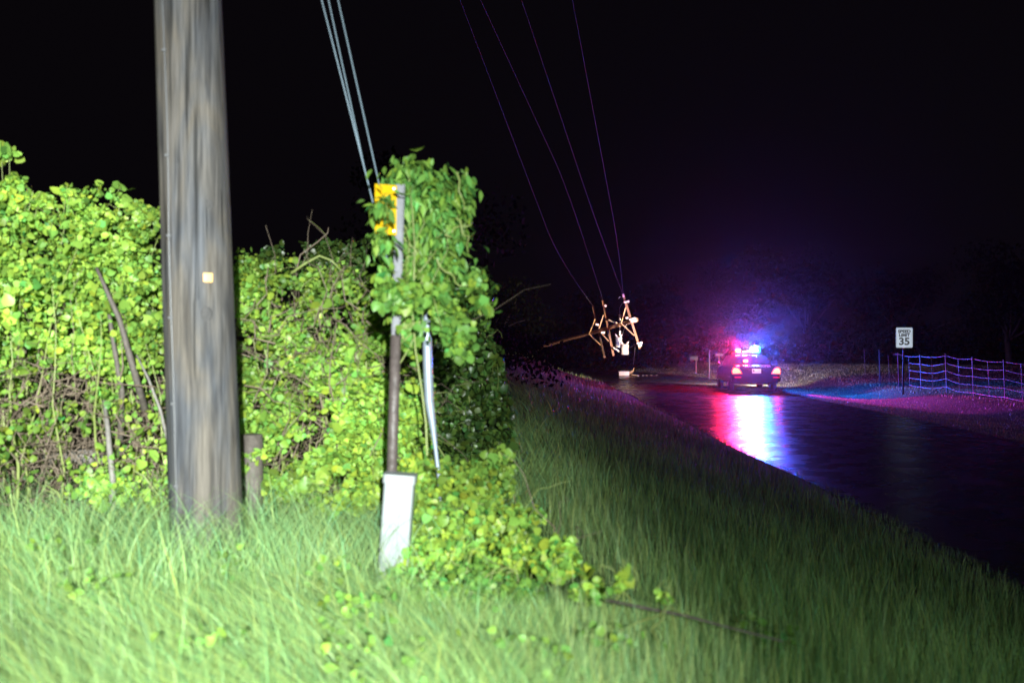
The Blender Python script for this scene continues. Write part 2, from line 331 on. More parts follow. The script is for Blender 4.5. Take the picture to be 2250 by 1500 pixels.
# right verge, short
n = 190000
az = R(1) * rng.uniform(4, 46, n); r = np.exp(rng.uniform(np.log(15), np.log(72), n)); X = r * np.sin(az); Y = r * np.cos(az)
k = (X > xr(Y) - .02) & (X < 40); X, Y, r = X[k], Y[k], r[k]; n = len(X)
L = rng.uniform(.035, .075, n) * (1 + .9 * (np.abs(X - 16.3) < .35))
o = link('verge_grass', blades('verge_grass', X, Y, height(X, Y) - .01, L, 0.0022 * r / 4.5 * rng.uniform(.6, 1.3, n), rng.uniform(.2, 1.3, n), rng.uniform(0, 6.28, n), rng.uniform(0, 6.28, n), tint(n, (1.35, 1.0, 1.3), .1, .35), 2, 1), M['grass'])
tag(o, 'short wet grass on the verge between the road and the wire fence', 'grass', kind='stuff')

# ------------------------------------------------------------------ foliage
HEART = (np.array([[0, 0, 0], [0, .5, -.07], [0, 1, -.02], [-.36, .02, .03], [-.48, .42, .05], [-.26, .80, .03], [.36, .02, .03], [.48, .42, .05], [.26, .80, .03]]),
         [[0, 1, 4, 3], [1, 2, 5, 4], [0, 6, 7, 1], [1, 7, 8, 2]])
LANCE = (np.array([[0, 0, 0], [0, .5, -.05], [0, 1.05, -.12], [-.13, .15, .02], [-.22, .48, .03], [-.10, .8, -.03], [.13, .15, .02], [.22, .48, .03], [.10, .8, -.03]]), HEART[1])
SMALL = (np.array([[0, 0, 0], [-.3, .5, .05], [0, 1, 0], [.3, .5, .05]]), [[0, 3, 2, 1]])
def leaves(name, pts, nrm, size, cols, shape, droop=.3):
    T, qf = shape; n = len(pts)
    nrm = nrm / (np.linalg.norm(nrm, axis=1, keepdims=True) + 1e-9)
    d = rng.normal(size=(n, 3)); d[:, 2] -= droop * 3
    d -= nrm * (d * nrm).sum(1, keepdims=True); d /= (np.linalg.norm(d, axis=1, keepdims=True) + 1e-9)
    s = np.cross(d, nrm)
    cup = rng.uniform(.2, 2.4, n)[:, None, None]
    V = pts[:, None] + size[:, None, None] * (T[None, :, 0:1] * s[:, None] + T[None, :, 1:2] * d[:, None] + T[None, :, 2:3] * cup * nrm[:, None])
    nv = len(T); Q = ((np.arange(n) * nv)[:, None] + np.array(qf).reshape(-1)[None]).reshape(-1, 4)
    return fast_mesh(name, V.reshape(-1, 3), Q, np.zeros((0, 3), int), np.repeat(cols, nv, 0))
def blob_points(blobs, n, inner=.45, lump=.25, face=True, seed=0):
    """points through a union of ellipsoids [(px, py, rx, ry, d, rd)] given by where they are seen and how far away they are"""
    A = []
    for (px, py, rx, ry, d, rd) in blobs:
        c = P(px, py, d); A.append((c.x, c.y, c.z, rx / F * d, rd, ry / F * d))
    A = np.array(A); wt = A[:, 3] * A[:, 5] + A[:, 3] * A[:, 4] * .5; wt /= wt.sum()
    i = rng.choice(len(A), n, p=wt); u = rng.normal(size=(n, 3)); u /= np.linalg.norm(u, axis=1, keepdims=True)
    if face: m = rng.random(n) < .6; u[m, 1] = -np.abs(u[m, 1])
    rad = inner + (1 - inner) * rng.random(n) ** .5
    lum = 1 + lump * np.sin(u[:, 0] * 5 + i * 1.7) * np.cos(u[:, 2] * 6 + i * 2.3 + u[:, 1] * 3)
    p = A[i, :3] + u * A[i, 3:] * (rad * lum)[:, None]
    nr = u * .7 + rng.normal(size=(n, 3)) * .55 + np.array([0.05, -.45, .45])
    return p, nr
def wander(a, b, amp, k=7, sag=0):
    a, b = np.array(a, float), np.array(b, float); tt = np.linspace(0, 1, k)[:, None]
    p = a + (b - a) * tt; ph = rng.uniform(0, 6.28, (3, 2)); 
    for j in range(3): p[:, j] += amp * (np.sin(tt[:, 0] * 4.2 + ph[j, 0]) - np.sin(ph[j, 0]) * (1 - tt[:, 0])) * tt[:, 0] ** .5 + amp * .4 * np.sin(tt[:, 0] * 11 + ph[j, 1])
    p[:, 2] -= sag * 4 * tt[:, 0] * (1 - tt[:, 0]); return [Vector(q) for q in p]
def plant(name, label, cat, base, parts, group=None):
    root = empty(name, base, 0, label, cat, group)
    for (pn, me, mat) in parts:
        v = np.empty(len(me.vertices) * 3, np.float32); me.vertices.foreach_get('co', v); v = v.reshape(-1, 3) - np.array(base, np.float32)
        me.vertices.foreach_set('co', v.ravel()); me.update(); link(pn, me, mat, root)
    return root
def tubes_mesh(name, lines):
    mb = MB()
    for pts, r0, r1, nn in lines:
        k_ = len(pts); mb.tube(pts, [r0 + (r1 - r0) * i / (k_ - 1) for i in range(k_)], nn, False)
    me = bpy.data.meshes.new(name); me.from_pydata(mb.v, [], mb.f); me.polygons.foreach_set('use_smooth', mb.sm); me.update(); return me
M['leafbright'] = leafy('vine_leaf', (.23, .38, .06), .40, .38, .28)
M['leafmid'] = leafy('creeper_leaf', (.15, .30, .055), .42, .38, .28)
M['leafdim'] = leafy('dimmed_leaf', (.055, .105, .02), .38, .25)  # colour darkened for the weak light and vine shade on these plants
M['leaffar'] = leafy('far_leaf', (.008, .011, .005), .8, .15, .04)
def hedge(name, label, blobs, n, size, mat, stems_n, base_xy, hole=None, small=.3, cat='hedge', hue=.11, twigs=0, twigbox=None, droop=.3, val=.28, group=None):
    p, nr = blob_points(blobs, n)
    nr = nr * .6 + rng.normal(size=nr.shape) * .75
    if hole is not None: k = hole(p); p, nr = p[k], nr[k]
    gz = height(p[:, 0], p[:, 1]); k = p[:, 2] > gz + .03; p, nr = p[k], nr[k]; m = len(p)
    s = size * rng.uniform(.5, 1.2, m) * np.where(rng.random(m) < .12, 1.6, 1); s = np.where(rng.random(m) < small, s * .55, s)
    if n > 12000:
        ok = ~((np.sin(p[:, 0] * 8.3 + 1.7 * np.sin(p[:, 2] * 5.5)) * np.cos(p[:, 2] * 7.1 + 1.2 * np.sin(p[:, 0] * 4)) > .40) & (rng.random(m) < .86))
        p, nr, s = p[ok], nr[ok], s[ok]; m = len(p)
    cl = (1 + .35 * np.sin(p[:, 0] * 3.1 + 2 * np.sin(p[:, 2] * 2.3)) * np.cos(p[:, 2] * 3.7 + p[:, 0]))[:, None]
    c = tint(m, (1, 1, 1), hue, val) * cl
    parts = [('foliage', leaves(name, p, nr, s, c, HEART, droop), mat)]
    bx, by = base_xy; base = (bx, by, hz(bx, by))
    lines = []
    for _ in range(stems_n):
        j = rng.integers(m); e = p[j] * 1.0; a = np.array([e[0] + rng.normal() * (.12 if base_xy[0] > -.7 else .35), e[1] + .1 + rng.random() * .3, 0]); a[2] = hz(a[0], a[1]) - .05
        lines.append((wander(a, e, .045, 8), rng.uniform(.005, .014), .002, 5))
    for _ in range(stems_n):                                           # runners that loop over the leaves
        j = rng.integers(m); a = p[j]; e = a + rng.normal(size=3) * np.array([.18, .08, .12]) * (1 if n > 2000 else .5 if n > 200 else .2)
        lines.append((wander(a, e, .03, 7, -.04), .003, .0015, 4))
    parts.append(('stems', tubes_mesh(name + '_stems', lines), M['vinestem']))
    if twigs:
        x0, x1, y0, y1, z0, z1 = twigbox; lines = []
        for _ in range(twigs):
            a = np.array([rng.uniform(x0, x1), rng.uniform(y0, y1), rng.uniform(z0, z1)]); e = a + rng.normal(size=3) * np.array([.35, .15, .35])
            lines.append((wander(a, e, .07, 6), rng.uniform(.0015, .006), .001, 4))
        parts.append(('twigs', tubes_mesh(name + '_twigs', lines), M['twig']))
    return plant(name, label, cat, base, parts, group)
def in_px(p):
    return p[:, 0] / p[:, 1] * F + 1125, HY + (CAM_Z - p[:, 2]) / p[:, 1] * F
# left vine wall, its foot bare and twiggy
lb = [(60, 560, 150, 120, 7.0, .5), (230, 540, 110, 95, 6.9, .4), (-120, 600, 160, 170, 7.0, .5), (60, 720, 200, 170, 6.8, .5), (250, 700, 140, 150, 6.9, .5), (330, 660, 60, 90, 6.7, .3),
      (-60, 900, 200, 200, 7.0, .5), (60, 900, 110, 90, 6.6, .3), (20, 1000, 90, 80, 6.5, .25), (300, 860, 110, 130, 6.8, .4), (310, 1030, 110, 90, 6.5, .3), (215, 1050, 90, 70, 6.4, .25), (340, 900, 80, 200, 6.9, .4), (215, 450, 40, 50, 6.9, .2), (330, 500, 50, 30, 6.7, .2), (30, 430, 40, 40, 7, .2)] + [(40, 410, 12, 24, 7, .08), (150, 425, 12, 22, 7, .08), (262, 425, 13, 22, 6.9, .08), (215, 412, 14, 16, 6.9, .08), (100, 440, 22, 14, 7, .1), (300, 455, 24, 12, 6.8, .08), (345, 470, 14, 10, 6.8, .06), (10, 430, 14, 18, 7, .08)] * 3
def lhole(p):
    z = p[:, 2]; x = p[:, 0]
    sparse = (z < 2.15) & (x < -2.2)
    q = np.sin(x * 6.1 + 1.3 * np.sin(z * 5)) * np.cos(z * 6.3 + x * 2)
    return ~(sparse & (rng.random(len(p)) < .86 - .5 * (q > .2)))
hedge('vine_hedge', 'tall bright green vine hedge left of the near wooden pole, bare twigs at its foot', lb, 30000, .047, M['leafbright'], 60, (-3.1, 6.9), lhole, .35, twigs=800, twigbox=(-3.9, -2.2, 6.3, 7.5, 1.1, 2.2))
# centre vine wall
cb = [(600, 680, 110, 110, 7.0, .4), (740, 700, 130, 120, 7.0, .4), (840, 760, 90, 150, 7.0, .4), (590, 860, 110, 150, 6.9, .4), (720, 880, 140, 150, 6.9, .4), (830, 930, 90, 130, 6.8, .4), (640, 1020, 130, 90, 6.5, .3), (760, 1060, 110, 70, 6.3, .3),
      (860, 880, 60, 160, 6.8, .3), (545, 640, 40, 90, 7.0, .3), (905, 900, 50, 110, 6.6, .3)]
def chole(p):
    x, z = p[:, 0], p[:, 2]; q = np.sin(x * 7.3 + 1.3 * np.sin(z * 6)) * np.cos(z * 5.1 - x * 2.4)
    return ~((q > .45) & (rng.random(len(p)) < .8))
hedge('vine_hedge', 'yellow-green vine hedge between the near wooden pole and the rusty sign post', cb, 26000, .045, M['leafbright'], 60, (-1.3, 7.0), chole, .45, twigs=420, twigbox=(-2.0, -.7, 6.4, 7.3, 1.2, 2.7))
# dark shrub peeking over it and dark tree right of the posts
hedge('dark_shrub', 'dark fine-leaved shrub rising behind the yellow-green hedge', [(770, 590, 90, 60, 9.0, .5), (720, 560, 50, 35, 9.0, .3), (830, 610, 60, 50, 9.0, .4), (600, 562, 32, 22, 8.6, .2), (800, 640, 120, 60, 9.0, .5)], 4200, .05, M['leafdim'], 25, (-1.5, 9.0), None, .4, 'shrub')
hedge('hedge_tree', 'dark leafy tree at the hedge end right of the galvanised guy guard', [(1000, 700, 80, 90, 9.6, .6), (1040, 820, 75, 110, 9.4, .6), (960, 880, 80, 130, 9.0, .6), (1060, 940, 70, 80, 9.2, .5), (1045, 640, 45, 60, 10, .4), (990, 980, 90, 70, 8.6, .5), (1080, 880, 40, 60, 9.4, .4), (1100, 960, 30, 40, 9.2, .3)], 8200, .06, M['leafdim'], 40, (-.55, 9.3), None, .4, 'tree', val=.5)
# vine clump on the sign post
vb = [(925, 425, 62, 66, 5.55, .2), (975, 455, 48, 66, 5.6, .18), (895, 395, 42, 36, 5.55, .14), (905, 375, 34, 22, 5.55, .1), (985, 520, 40, 55, 5.6, .16), (930, 520, 38, 80, 5.55, .14), (925, 600, 42, 60, 5.55, .12), (895, 650, 44, 36, 5.28, .1), (905, 590, 26, 60, 5.5, .1), (960, 650, 34, 34, 5.55, .1), (985, 690, 30, 30, 5.55, .08), (1000, 740, 30, 30, 5.55, .08), (855, 640, 28, 32, 5.22, .07), (845, 600, 22, 24, 5.25, .06), (895, 715, 26, 70, 5.5, .08),
      (950, 590, 34, 22, 5.5, .08), (995, 580, 26, 22, 5.6, .08), (1045, 615, 22, 26, 5.42, .07), (1060, 664, 16, 18, 5.42, .05), (840, 450, 20, 11, 5.12, .03), (843, 530, 20, 12, 5.12, .03), (1012, 768, 20, 18, 5.55, .07), (1020, 430, 22, 46, 5.6, .08)]
p, nr = blob_points(vb, 4300, .35, .40); 
for (qx, qy, sx, sy, cnt) in ((842, 452, 11, 8, 26), (845, 432, 8, 5, 6), (840, 530, 12, 9, 24), (862, 424, 5, 5, 5), (833, 505, 6, 8, 4)):   # leaves hanging in front of the marker
    q_ = np.array([P(qx + rng.normal() * sx, qy + rng.normal() * sy, rng.uniform(5.14, 5.22)) for _ in range(cnt)]); p = np.concatenate([p, q_]); nr = np.concatenate([nr, rng.normal(size=(cnt, 3)) * .3 + np.array([0, -1, .3])])
m = len(p); nr = nr * .5 + rng.normal(size=nr.shape) * .7
p += rng.normal(size=p.shape) * np.array([.04, .01, .04]) * (rng.random((m, 1)) < .4)
p[:, 2] += .012 * rng.normal(size=m); s = .050 * rng.uniform(.5, 1.5, m)
up_ = (p[:, 2] > 2.75)
base = P(858, 1040, 5.38); base.z = hz(base.x, base.y)
l1 = leaves('vl', p[up_], nr[up_], s[up_] * 1.15, tint(int(up_.sum()), (1, 1, 1), .12, .28) * (1 - .25 * sstep(-.45, -.3, p[up_, 0]))[:, None] if False else tint(int(up_.sum()), (1, 1, 1), .12, .28), LANCE, .9)
l2 = leaves('vl2', p[~up_], nr[~up_], s[~up_] * .85, tint(int((~up_).sum()), (1.1, 1.05, 1), .12, .25), HEART, .7)
lines = []
for _ in range(26): j = rng.integers(m); a = np.array(P(885, 420 + rng.uniform(0, 400), 5.42)); lines.append((wander(a, p[j], .05, 7), .004, .0015, 5))
for (x0, y0, x1, y1) in ((1000, 480, 1045, 560), (960, 570, 1050, 640), (1000, 380, 1040, 470), (980, 520, 1030, 500), (940, 1000, 890, 400)):
    lines.append((wander(P(x0, y0, 5.4), P(x1, y1, 5.4), .03, 9), .006, .003, 6))
plant('climbing_vine', 'green leafy vine smothering the top of the rusty sign post', 'vine', tuple(base), [('upper_foliage', l1, M['leafmid']), ('lower_foliage', l2, M['leafmid']), ('stems', tubes_mesh('vs', lines), M['vinestem'])])
# low creeping bush right of the pedestal, trailing down the bank
db = [(980, 1070, 80, 60, 5.9, .3), (1060, 1060, 70, 55, 6.0, .3), (1000, 1150, 110, 70, 5.6, .3), (1090, 1150, 80, 60, 5.7, .25), (960, 1220, 100, 50, 5.3, .2), (1060, 1230, 110, 45, 5.3, .2), (1160, 1210, 70, 40, 5.1, .15), (1230, 1240, 60, 28, 4.9, .12), (1290, 1290, 45, 24, 4.6, .1), (1240, 1200, 30, 20, 4.9, .1), (930, 1040, 60, 50, 6.0, .25), (1105, 1010, 30, 30, 6.0, .15), (1180, 1130, 22, 18, 5.7, .08)]
hedge('creeping_bush', 'low lime green bush sprawling down the bank beside the white cable pedestal', db, 5600, .048, M['leafbright'], 16, (-.2, 5.7), None, .4, 'bush', .14, twigs=20, twigbox=(-.2, .25, 5.2, 5.7, 1.0, 1.25))
hedge('creeping_bush', 'darker green low weeds at the foot of the white cable pedestal', [(900, 1290, 60, 35, 5.0, .15), (980, 1310, 110, 40, 4.8, .2), (1100, 1290, 90, 35, 4.9, .15), (870, 1262, 30, 16, 5.15, .05), (1010, 1260, 90, 30, 5.0, .15)], 1500, .042, M['leafmid'], 14, (-.3, 4.95), None, .4, 'weeds', .12)
hedge('leaf_sprig', 'small yellow-green leafy sprig above the dark fallen branch', [(1370, 1262, 12, 14, 4.3, .03), (1350, 1290, 16, 8, 4.3, .03), (1365, 1270, 9, 16, 4.3, .03)], 34, .045, M['leafbright'], 3, (.5, 4.3), None, .2, 'sprig')
hedge('leaf_sprig', 'second faint leafy sprig right of the brighter sprig, over the fallen branch', [(1465, 1315, 20, 9, 4.1, .03), (1450, 1310, 10, 8, 4.1, .03)], 26, .035, M['leafbright'], 3, (.63, 4.1), None, .2, 'sprig')
hedge('tree_branch', 'leafy branch tip entering at the far left edge above the hedge', [(-20, 335, 60, 18, 7.0, .15), (8, 338, 22, 12, 7.0, .08)], 150, .07, M['leafbright'], 4, (-3.8, 7.2), None, .3, 'branch')
# broad-leaved weeds in the laid grass
cx = np.array([(-1.15, 3.6), (-.62, 4.1), (-1.9, 4.4), (-.25, 4.6), (-1.35, 4.9), (-.5, 3.4), (-2.4, 5.2), (.4, 3.9), (-.9, 4.8), (1.2, 4.6), (.1, 3.5)])
n = 420; i = rng.integers(len(cx), size=n); p = np.stack([cx[i, 0] + rng.normal(size=n) * .09, cx[i, 1] + rng.normal(size=n) * .09, np.zeros(n)], 1); p[:, 2] = height(p[:, 0], p[:, 1]) + rng.uniform(.08, .24, n)
o = link('weeds', leaves('weeds', p, rng.normal(size=(n, 3)) * .6 + np.array([0, -.5, .7]), rng.uniform(.02, .045, n), tint(n, (1, 1, 1), .12, .3), HEART, .1), M['leafmid']); tag(o, 'small broad-leaved weeds growing through the laid grass', 'weeds', kind='stuff')
# dark dead snag in the left hedge and bare stems
def branch(name, label, cat, pts, r0, r1, mat, n=8):
    pts = [Vector(q) for q in pts]; mb = MB(pts[0]); k_ = len(pts)
    mb.tube(pts, [r0 + (r1 - r0) * i / (k_ - 1) for i in range(k_)], n); o = mb.build(name, mat); o.location = pts[0]; return tag(o, label, cat)
def path(*q): return [P(*a) for a in q]
branch('dead_branch', 'dark dead branch leaning inside the left vine hedge', 'branch', path((318, 900, 6.55), (290, 800, 6.45), (262, 700, 6.4), (235, 640, 6.4), (212, 588, 6.4)), .026, .010, M['bark'])
branch('dead_branch', 'dark fork of dead wood under the leaning branch in the left hedge', 'branch', path((262, 1000, 6.6), (268, 860, 6.5), (250, 760, 6.45), (240, 690, 6.42)), .022, .012, M['bark'])
branch('woody_stem', 'pale grey woody stem standing at the foot of the left hedge', 'stem', path((246, 1120, 6.3), (247, 1050, 6.3), (240, 990, 6.35), (236, 940, 6.4), (228, 880, 6.5)), .022, .014, M['barkpale'])
branch('woody_stem', 'thin grey stem arching close to the left side of the pole', 'stem', path((372, 985, 6.4), (352, 900, 6.4), (325, 830, 6.4), (300, 780, 6.45)), .011, .006, M['barkpale'])
branch('fallen_log', 'grey weathered log lying behind the twigs at the hedge foot', 'log', path((100, 1010, 7.2), (170, 1003, 7.2), (245, 1004, 7.2)), .05, .06, M['barkpale'], 12)
branch('fallen_branch', 'thin dark fallen branch lying across the grass of the bank', 'branch', path((1330, 1318, 4.35), (1430, 1338, 4.25), (1505, 1352, 4.15), (1600, 1378, 4.05), (1720, 1408, 3.9)), .009, .004, M['bark'])
branch('bare_shoot', 'bare curving shoot rising above the yellow-green hedge', 'branch', path((640, 640, 8.6), (660, 560, 8.6), (700, 530, 8.6), (720, 512, 8.6), (722, 500, 8.6)), .008, .004, M['twig'])
branch('bare_shoot', 'arched pale vine shoot looping over the top of the yellow-green hedge', 'branch', path((640, 600, 6.7), (672, 578, 6.7), (702, 562, 6.7), (728, 572, 6.7), (748, 592, 6.7)), .009, .005, M['vinestem'])
# a stump post behind the pole
mb = MB((-1.83, 6.35, 1.1)); mb.tube([(-1.66, 6.35, 1.0), (-1.66, 6.35, 1.78)], [.075, .07], 12); o = mb.build('stub_post', M['bark']); o.location = (-1.83, 6.35, 1.1)
tag(o, 'short grey-green wooden stub post half hidden behind the big pole', 'post')

# ------------------------------------------------------------------ the near utility pole
pb = Vector((-1.645, 5.38, hz(-1.645, 5.38))); topz = 10.6
lean_x = -.033
pole = empty('utility_pole', pb, 0, 'thick weathered grey-brown wooden utility pole standing in the grass at the left', 'utility pole')
def pole_pt(z, ang=None, out=0.0):
    r = .194 - (z - 1.1) * .0062; c = Vector((pb.x + lean_x * (z - pb.z), pb.y, z))
    if ang is None: return c, r
    return c + Vector((math.sin(ang), -math.cos(ang), 0)) * (r + out)
V = []; nseg = 72; zz = np.concatenate([np.linspace(pb.z - .2, 4.9, 150), np.linspace(5.0, topz, 20)])
for z in zz:
    c, r = pole_pt(z)
    for k_ in range(nseg):
        a = 2 * math.pi * k_ / nseg
        crack = sum(dp * math.exp(-(((a - a0 - .06 * math.sin(z * 1.3 + a0)) / .05) ** 2)) * (1 if z0 < z < z1 else 0) for a0, dp, z0, z1 in ((4.55, .010, 1, 3.3), (4.9, .007, 2.6, 4.6), (3.95, .006, 2.9, 4.4), (5.35, .006, 1, 4)))
        rr = r * (1 + .010 * math.sin(3 * a + z * .7) + .006 * math.sin(7 * a - z * 1.9) + .003 * math.sin(19 * a + 2 * math.sin(z * 3))) - crack
        V.append((c.x + rr * math.cos(a) - pb.x, c.y + rr * math.sin(a) - pb.y, z - pb.z))
Q = [(i * nseg + k_, i * nseg + (k_ + 1) % nseg, (i + 1) * nseg + (k_ + 1) % nseg, (i + 1) * nseg + k_) for i in range(len(zz) - 1) for k_ in range(nseg)]
me = fast_mesh('pole_shaft', V, Q, np.zeros((0, 3), int)); link('pole_shaft', me, M['pole'], pole)
# knots: bulges with dark rings
for (px, py, rr) in ((457, 448, .022), (452, 690, .030)):
    z = CAM_Z - (py - HY) / F * 5.2; c, r = pole_pt(z); xo = (px - 1125) / F * 5.2 - c.x; ang = math.asin(max(-.95, min(.95, xo / r)))
    ctr = pole_pt(z, ang, -.006); mb = MB(pb); bm = bmesh.new(); bmesh.ops.create_uvsphere(bm, u_segments=16, v_segments=10, radius=1)
    S = Matrix.Diagonal((rr, .009, rr * 1.5)).to_3x3(); Rz = Matrix.Rotation(ang, 3, 'Z'); bm.verts.ensure_lookup_table()
    mb.add([ctr + Rz @ (S @ v.co) for v in bm.verts], [[v.index for v in f.verts] for f in bm.faces], True); bm.free()
    mb.build('knot', pbr('knot_wood', (.045, .042, .042), .85, noise=.4, nscale=40, bump=.5) if 'knotm' not in M else M['knotm'], pole); M.setdefault('knotm', bpy.data.materials[-1] if False else bpy.data.materials['knot_wood'])
mb = MB(pb); a0 = -.50
mb.tube([pole_pt(z, a0 + .03 * math.sin(z * 2.1), .004 + .003 * math.sin(z * 5)) for z in np.linspace(pb.z, topz - .5, 90)], .0042, 6); mb.build('ground_wire', M['gwire'], pole)
for z in (1.62, 2.05, 2.5, 2.93, 3.35, 3.9):
    mb = MB(pb); mb.box(pole_pt(z, a0 + .03 * math.sin(z * 2.1), .008), (.022, .01, .012)); mb.build('staple', M['gwire'], pole)
z = CAM_Z - (609 - HY) / F * 5.19; c, r = pole_pt(z); xo = (452 - 1125) / F * 5.19 - c.x; ang = math.asin(xo / r)
mb = MB(pb); mb.bevbox((0, 0, 0), (.047, .006, .047), .009 if False else .0025); 
mb.v = [tuple(pole_pt(z, ang, .004) - pb + Matrix.Rotation(ang, 3, 'Z') @ (Vector(v) + pb)) for v in mb.v]; mb.build('reflector_tag', M['tagorange'], pole)
mb = MB(pb); ct = pole_pt(10.2)[0] + Vector((0, -.25, 0)); mb.bar(ct + Vector((-1.6, 0, 0)), ct + Vector((1.6, 0, 0)), .12, .1, (0, 1, 0)); mb.build('crossarm', M['armwood'], pole)
arm_x = [-1.52, -1.9 + 0.0, -.1, 1.28]
ins = []
for px0, px1, py1 in ((1010, 1222, 556), (1055, 1245, 410), (1145, 1305, 475), (1257, 1357, 530)):
    sl = (px1 - px0) / py1; yy = HY - (10.33 - CAM_Z) / 5.13 * F; x = (px0 + sl * yy - 1125) / F * 5.13; x = max(ct.x - 1.56, min(ct.x + 1.56, x))
    mb = MB(pb); mb.tube([(x, 5.13, 10.24), (x, 5.13, 10.27), (x, 5.13, 10.34)], [.03, .055, .035], 12); mb.build('insulator', M['porcelain'], pole); ins.append(Vector((x, 5.13, 10.34)))

# ------------------------------------------------------------------ wires
def wire(name, label, pts, r, mat, cat='cable', group=None, n=6):
    pts = [Vector(p) for p in pts]; mb = MB(pts[0]); mb.tube(pts, r, n); o = mb.build(name, mat); o.location = pts[0]; return tag(o, label, cat, group)
def line3(a, b, sag=0, k=40):
    return [a + (b - a) * (i / k) - Vector((0, 0, sag * 4 * (i / k) * (1 - i / k))) for i in range(k + 1)]
# guy wires: from the pole head down to the anchor beyond the sign post
def guy(px0, px1, py1, d1, name_label, ext=1.16):
    b = P(px1, py1, d1); a = P(px0, 0, 5.38 + (d1 - 5.38) * .55)
    dv = a - b; top = b + dv * 2.3; low = b - dv * (ext - 1)
    return wire('guy_wire', name_label, [top, a, b, low], .0048, M['cable'], n=8)
guy(707, 852, 572, 6.1, 'leftmost pale blue steel guy wire slanting down to the yellow marker', 1.02)
guy(722, 818, 448, 6.2, 'middle steel guy wire merging with the leftmost one above the yellow marker', 1.2)
guy(743, 832, 400, 6.1, 'right steel guy wire slanting down behind the top of the yellow marker', 1.3)

# ------------------------------------------------------------------ rusty post with yellow marker
tp, bt = P(880, 405, 5.3), P(857, 1060, 5.4); bt.z = hz(bt.x, bt.y); bt.x = P(854, 1150, 5.4).x
post = empty('sign_post', bt, 0, 'leaning rusty sign post with a grey top wrapped in green vine', 'post')
def lerp(a, b, t_): return a + (b - a) * t_
mb = MB(bt); mb.tube([bt - Vector((0, 0, .05)), lerp(bt, tp, .35), lerp(bt, tp, .62)], .0285, 16); mb.build('lower_pipe', M['rust'], post)
mb = MB(bt); dv = (tp - bt).normalized()
# perforated U channel upper length
a, b = lerp(bt, tp, .585), tp; w_, d_ = .052, .02
for sgn, ww, off in ((0, .034, (0, -.002, 0)), (-1, .010, (-.021, .008, 0)), (1, .010, (.021, .008, 0))):
    mb.bar(a + Vector(off), b + Vector(off), .005 if sgn else .004, ww if not sgn else .024, (1, 0, 0) if not sgn else (0, 1, 0))
mb.build('channel', M['zinc'], post)
for i in range(9):
    q = lerp(a, b, .08 + i * .11) + Vector((0, -.0065, 0)); mb = MB(bt); mb.tube([q, q + Vector((0, -.0025, 0))], .0045, 10); mb.build('bolt', M['seam'], post)
# yellow marker plate (mostly behind leaves)
yr = P(872, 408, 5.28); yl = P(824, 404, 5.33); y2 = P(871, 517, 5.28); y1 = P(824, 512, 5.33)
mark = empty('marker_sign', y2, 0, 'bright yellow marker plate half covered by leaves beside the sign post', 'sign')
mb = MB(y2); th = Vector((0, .004, 0)); mb.add([yl, yr, y2, y1, yl + th, yr + th, y2 + th, y1 + th], [(0, 3, 2, 1), (4, 5, 6, 7), (0, 1, 5, 4), (1, 2, 6, 5), (2, 3, 7, 6), (3, 0, 4, 7)]); mb.build('plate', M['yellow'], mark)
for q in (P(866, 415, 5.275), P(866, 508, 5.275)):
    mb = MB(y2); mb.tube([q, q - Vector((0, .006, 0))], .006, 10); mb.build('bolt', M['steel'], mark)

# galvanised guy guard
g = path((934, 655, 5.75), (938, 720, 5.75), (940, 800, 5.75), (943, 880, 5.75), (950, 930, 5.75), (957, 985, 5.75), (966, 1060, 5.75)); gb = P(966, 1110, 5.75); gb.z = hz(gb.x, gb.y); 
mb = MB(gb); mb.tube(g + [gb], [.022, .026, .028, .027, .020, .012, .012, .012], 16); o = mb.build('guy_guard', M['guardplastic']); o.location = gb
tag(o, 'shiny galvanised guy guard standing behind the vine right of the rusty post', 'guard')

# ------------------------------------------------------------------ white cable pedestal
pt_, pbm = P(880, 1040, 5.25), P(866, 1235, 5.25); pbm = pbm + (pbm - pt_) * .35
ped = empty('cable_pedestal', pbm, 0, 'white plastic cable pedestal leaning beside the foot of the rusty post', 'pedestal')
ax = (pt_ - pbm).normalized(); ux = Vector((1, 0, 0)); ux = (ux - ax * ux.dot(ax)).normalized(); uy = ax.cross(ux)
def sq_tube(mb, lo, hi, hw, hd, bev, n=6):
    ring = []
    for cx, cy_, a0_ in ((1, 1, 0), (-1, 1, 90), (-1, -1, 180), (1, -1, 270)):
        for k_ in range(n + 1):
            a_ = R(a0_ + 90 * k_ / n); ring.append(((hw - bev) * cx + bev * math.cos(a_), (hd - bev) * cy_ + bev * math.sin(a_)))
    m_ = len(ring); pts = [pp + ux * x + uy * y for pp in (lo, hi) for x, y in ring]
    mb.add(pts, [(i, (i + 1) % m_, m_ + (i + 1) % m_, m_ + i) for i in range(m_)], False); mb.add(pts[m_:], [tuple(range(m_))]); mb.add(pts[:m_], [tuple(range(m_))[::-1]])
mb = MB(pbm); sq_tube(mb, pbm, pt_ - ax * .03, .079, .06, .018); mb.build('housing', M['whiteplastic'], ped)
mb = MB(pbm); sq_tube(mb, pt_ - ax * .045, pt_, .086, .067, .02); mb.build('cap', M['whiteplastic'], ped)
mb = MB(pbm); q = pbm + ux * .012 - uy * .0615; mb.bar(q + ax * .16, pt_ + ux * .012 - uy * .0615 - ax * .06, .0035, .003, tuple(uy)); mb.build('seam', M['seam'], ped)
mb = MB(pbm); mb.tube([pt_ - ax * .11 - ux * .05 - uy * .06, pt_ - ax * .11 - ux * .05 - uy * .066], .009, 10); mb.build('lock_bolt', M['steel'], ped)

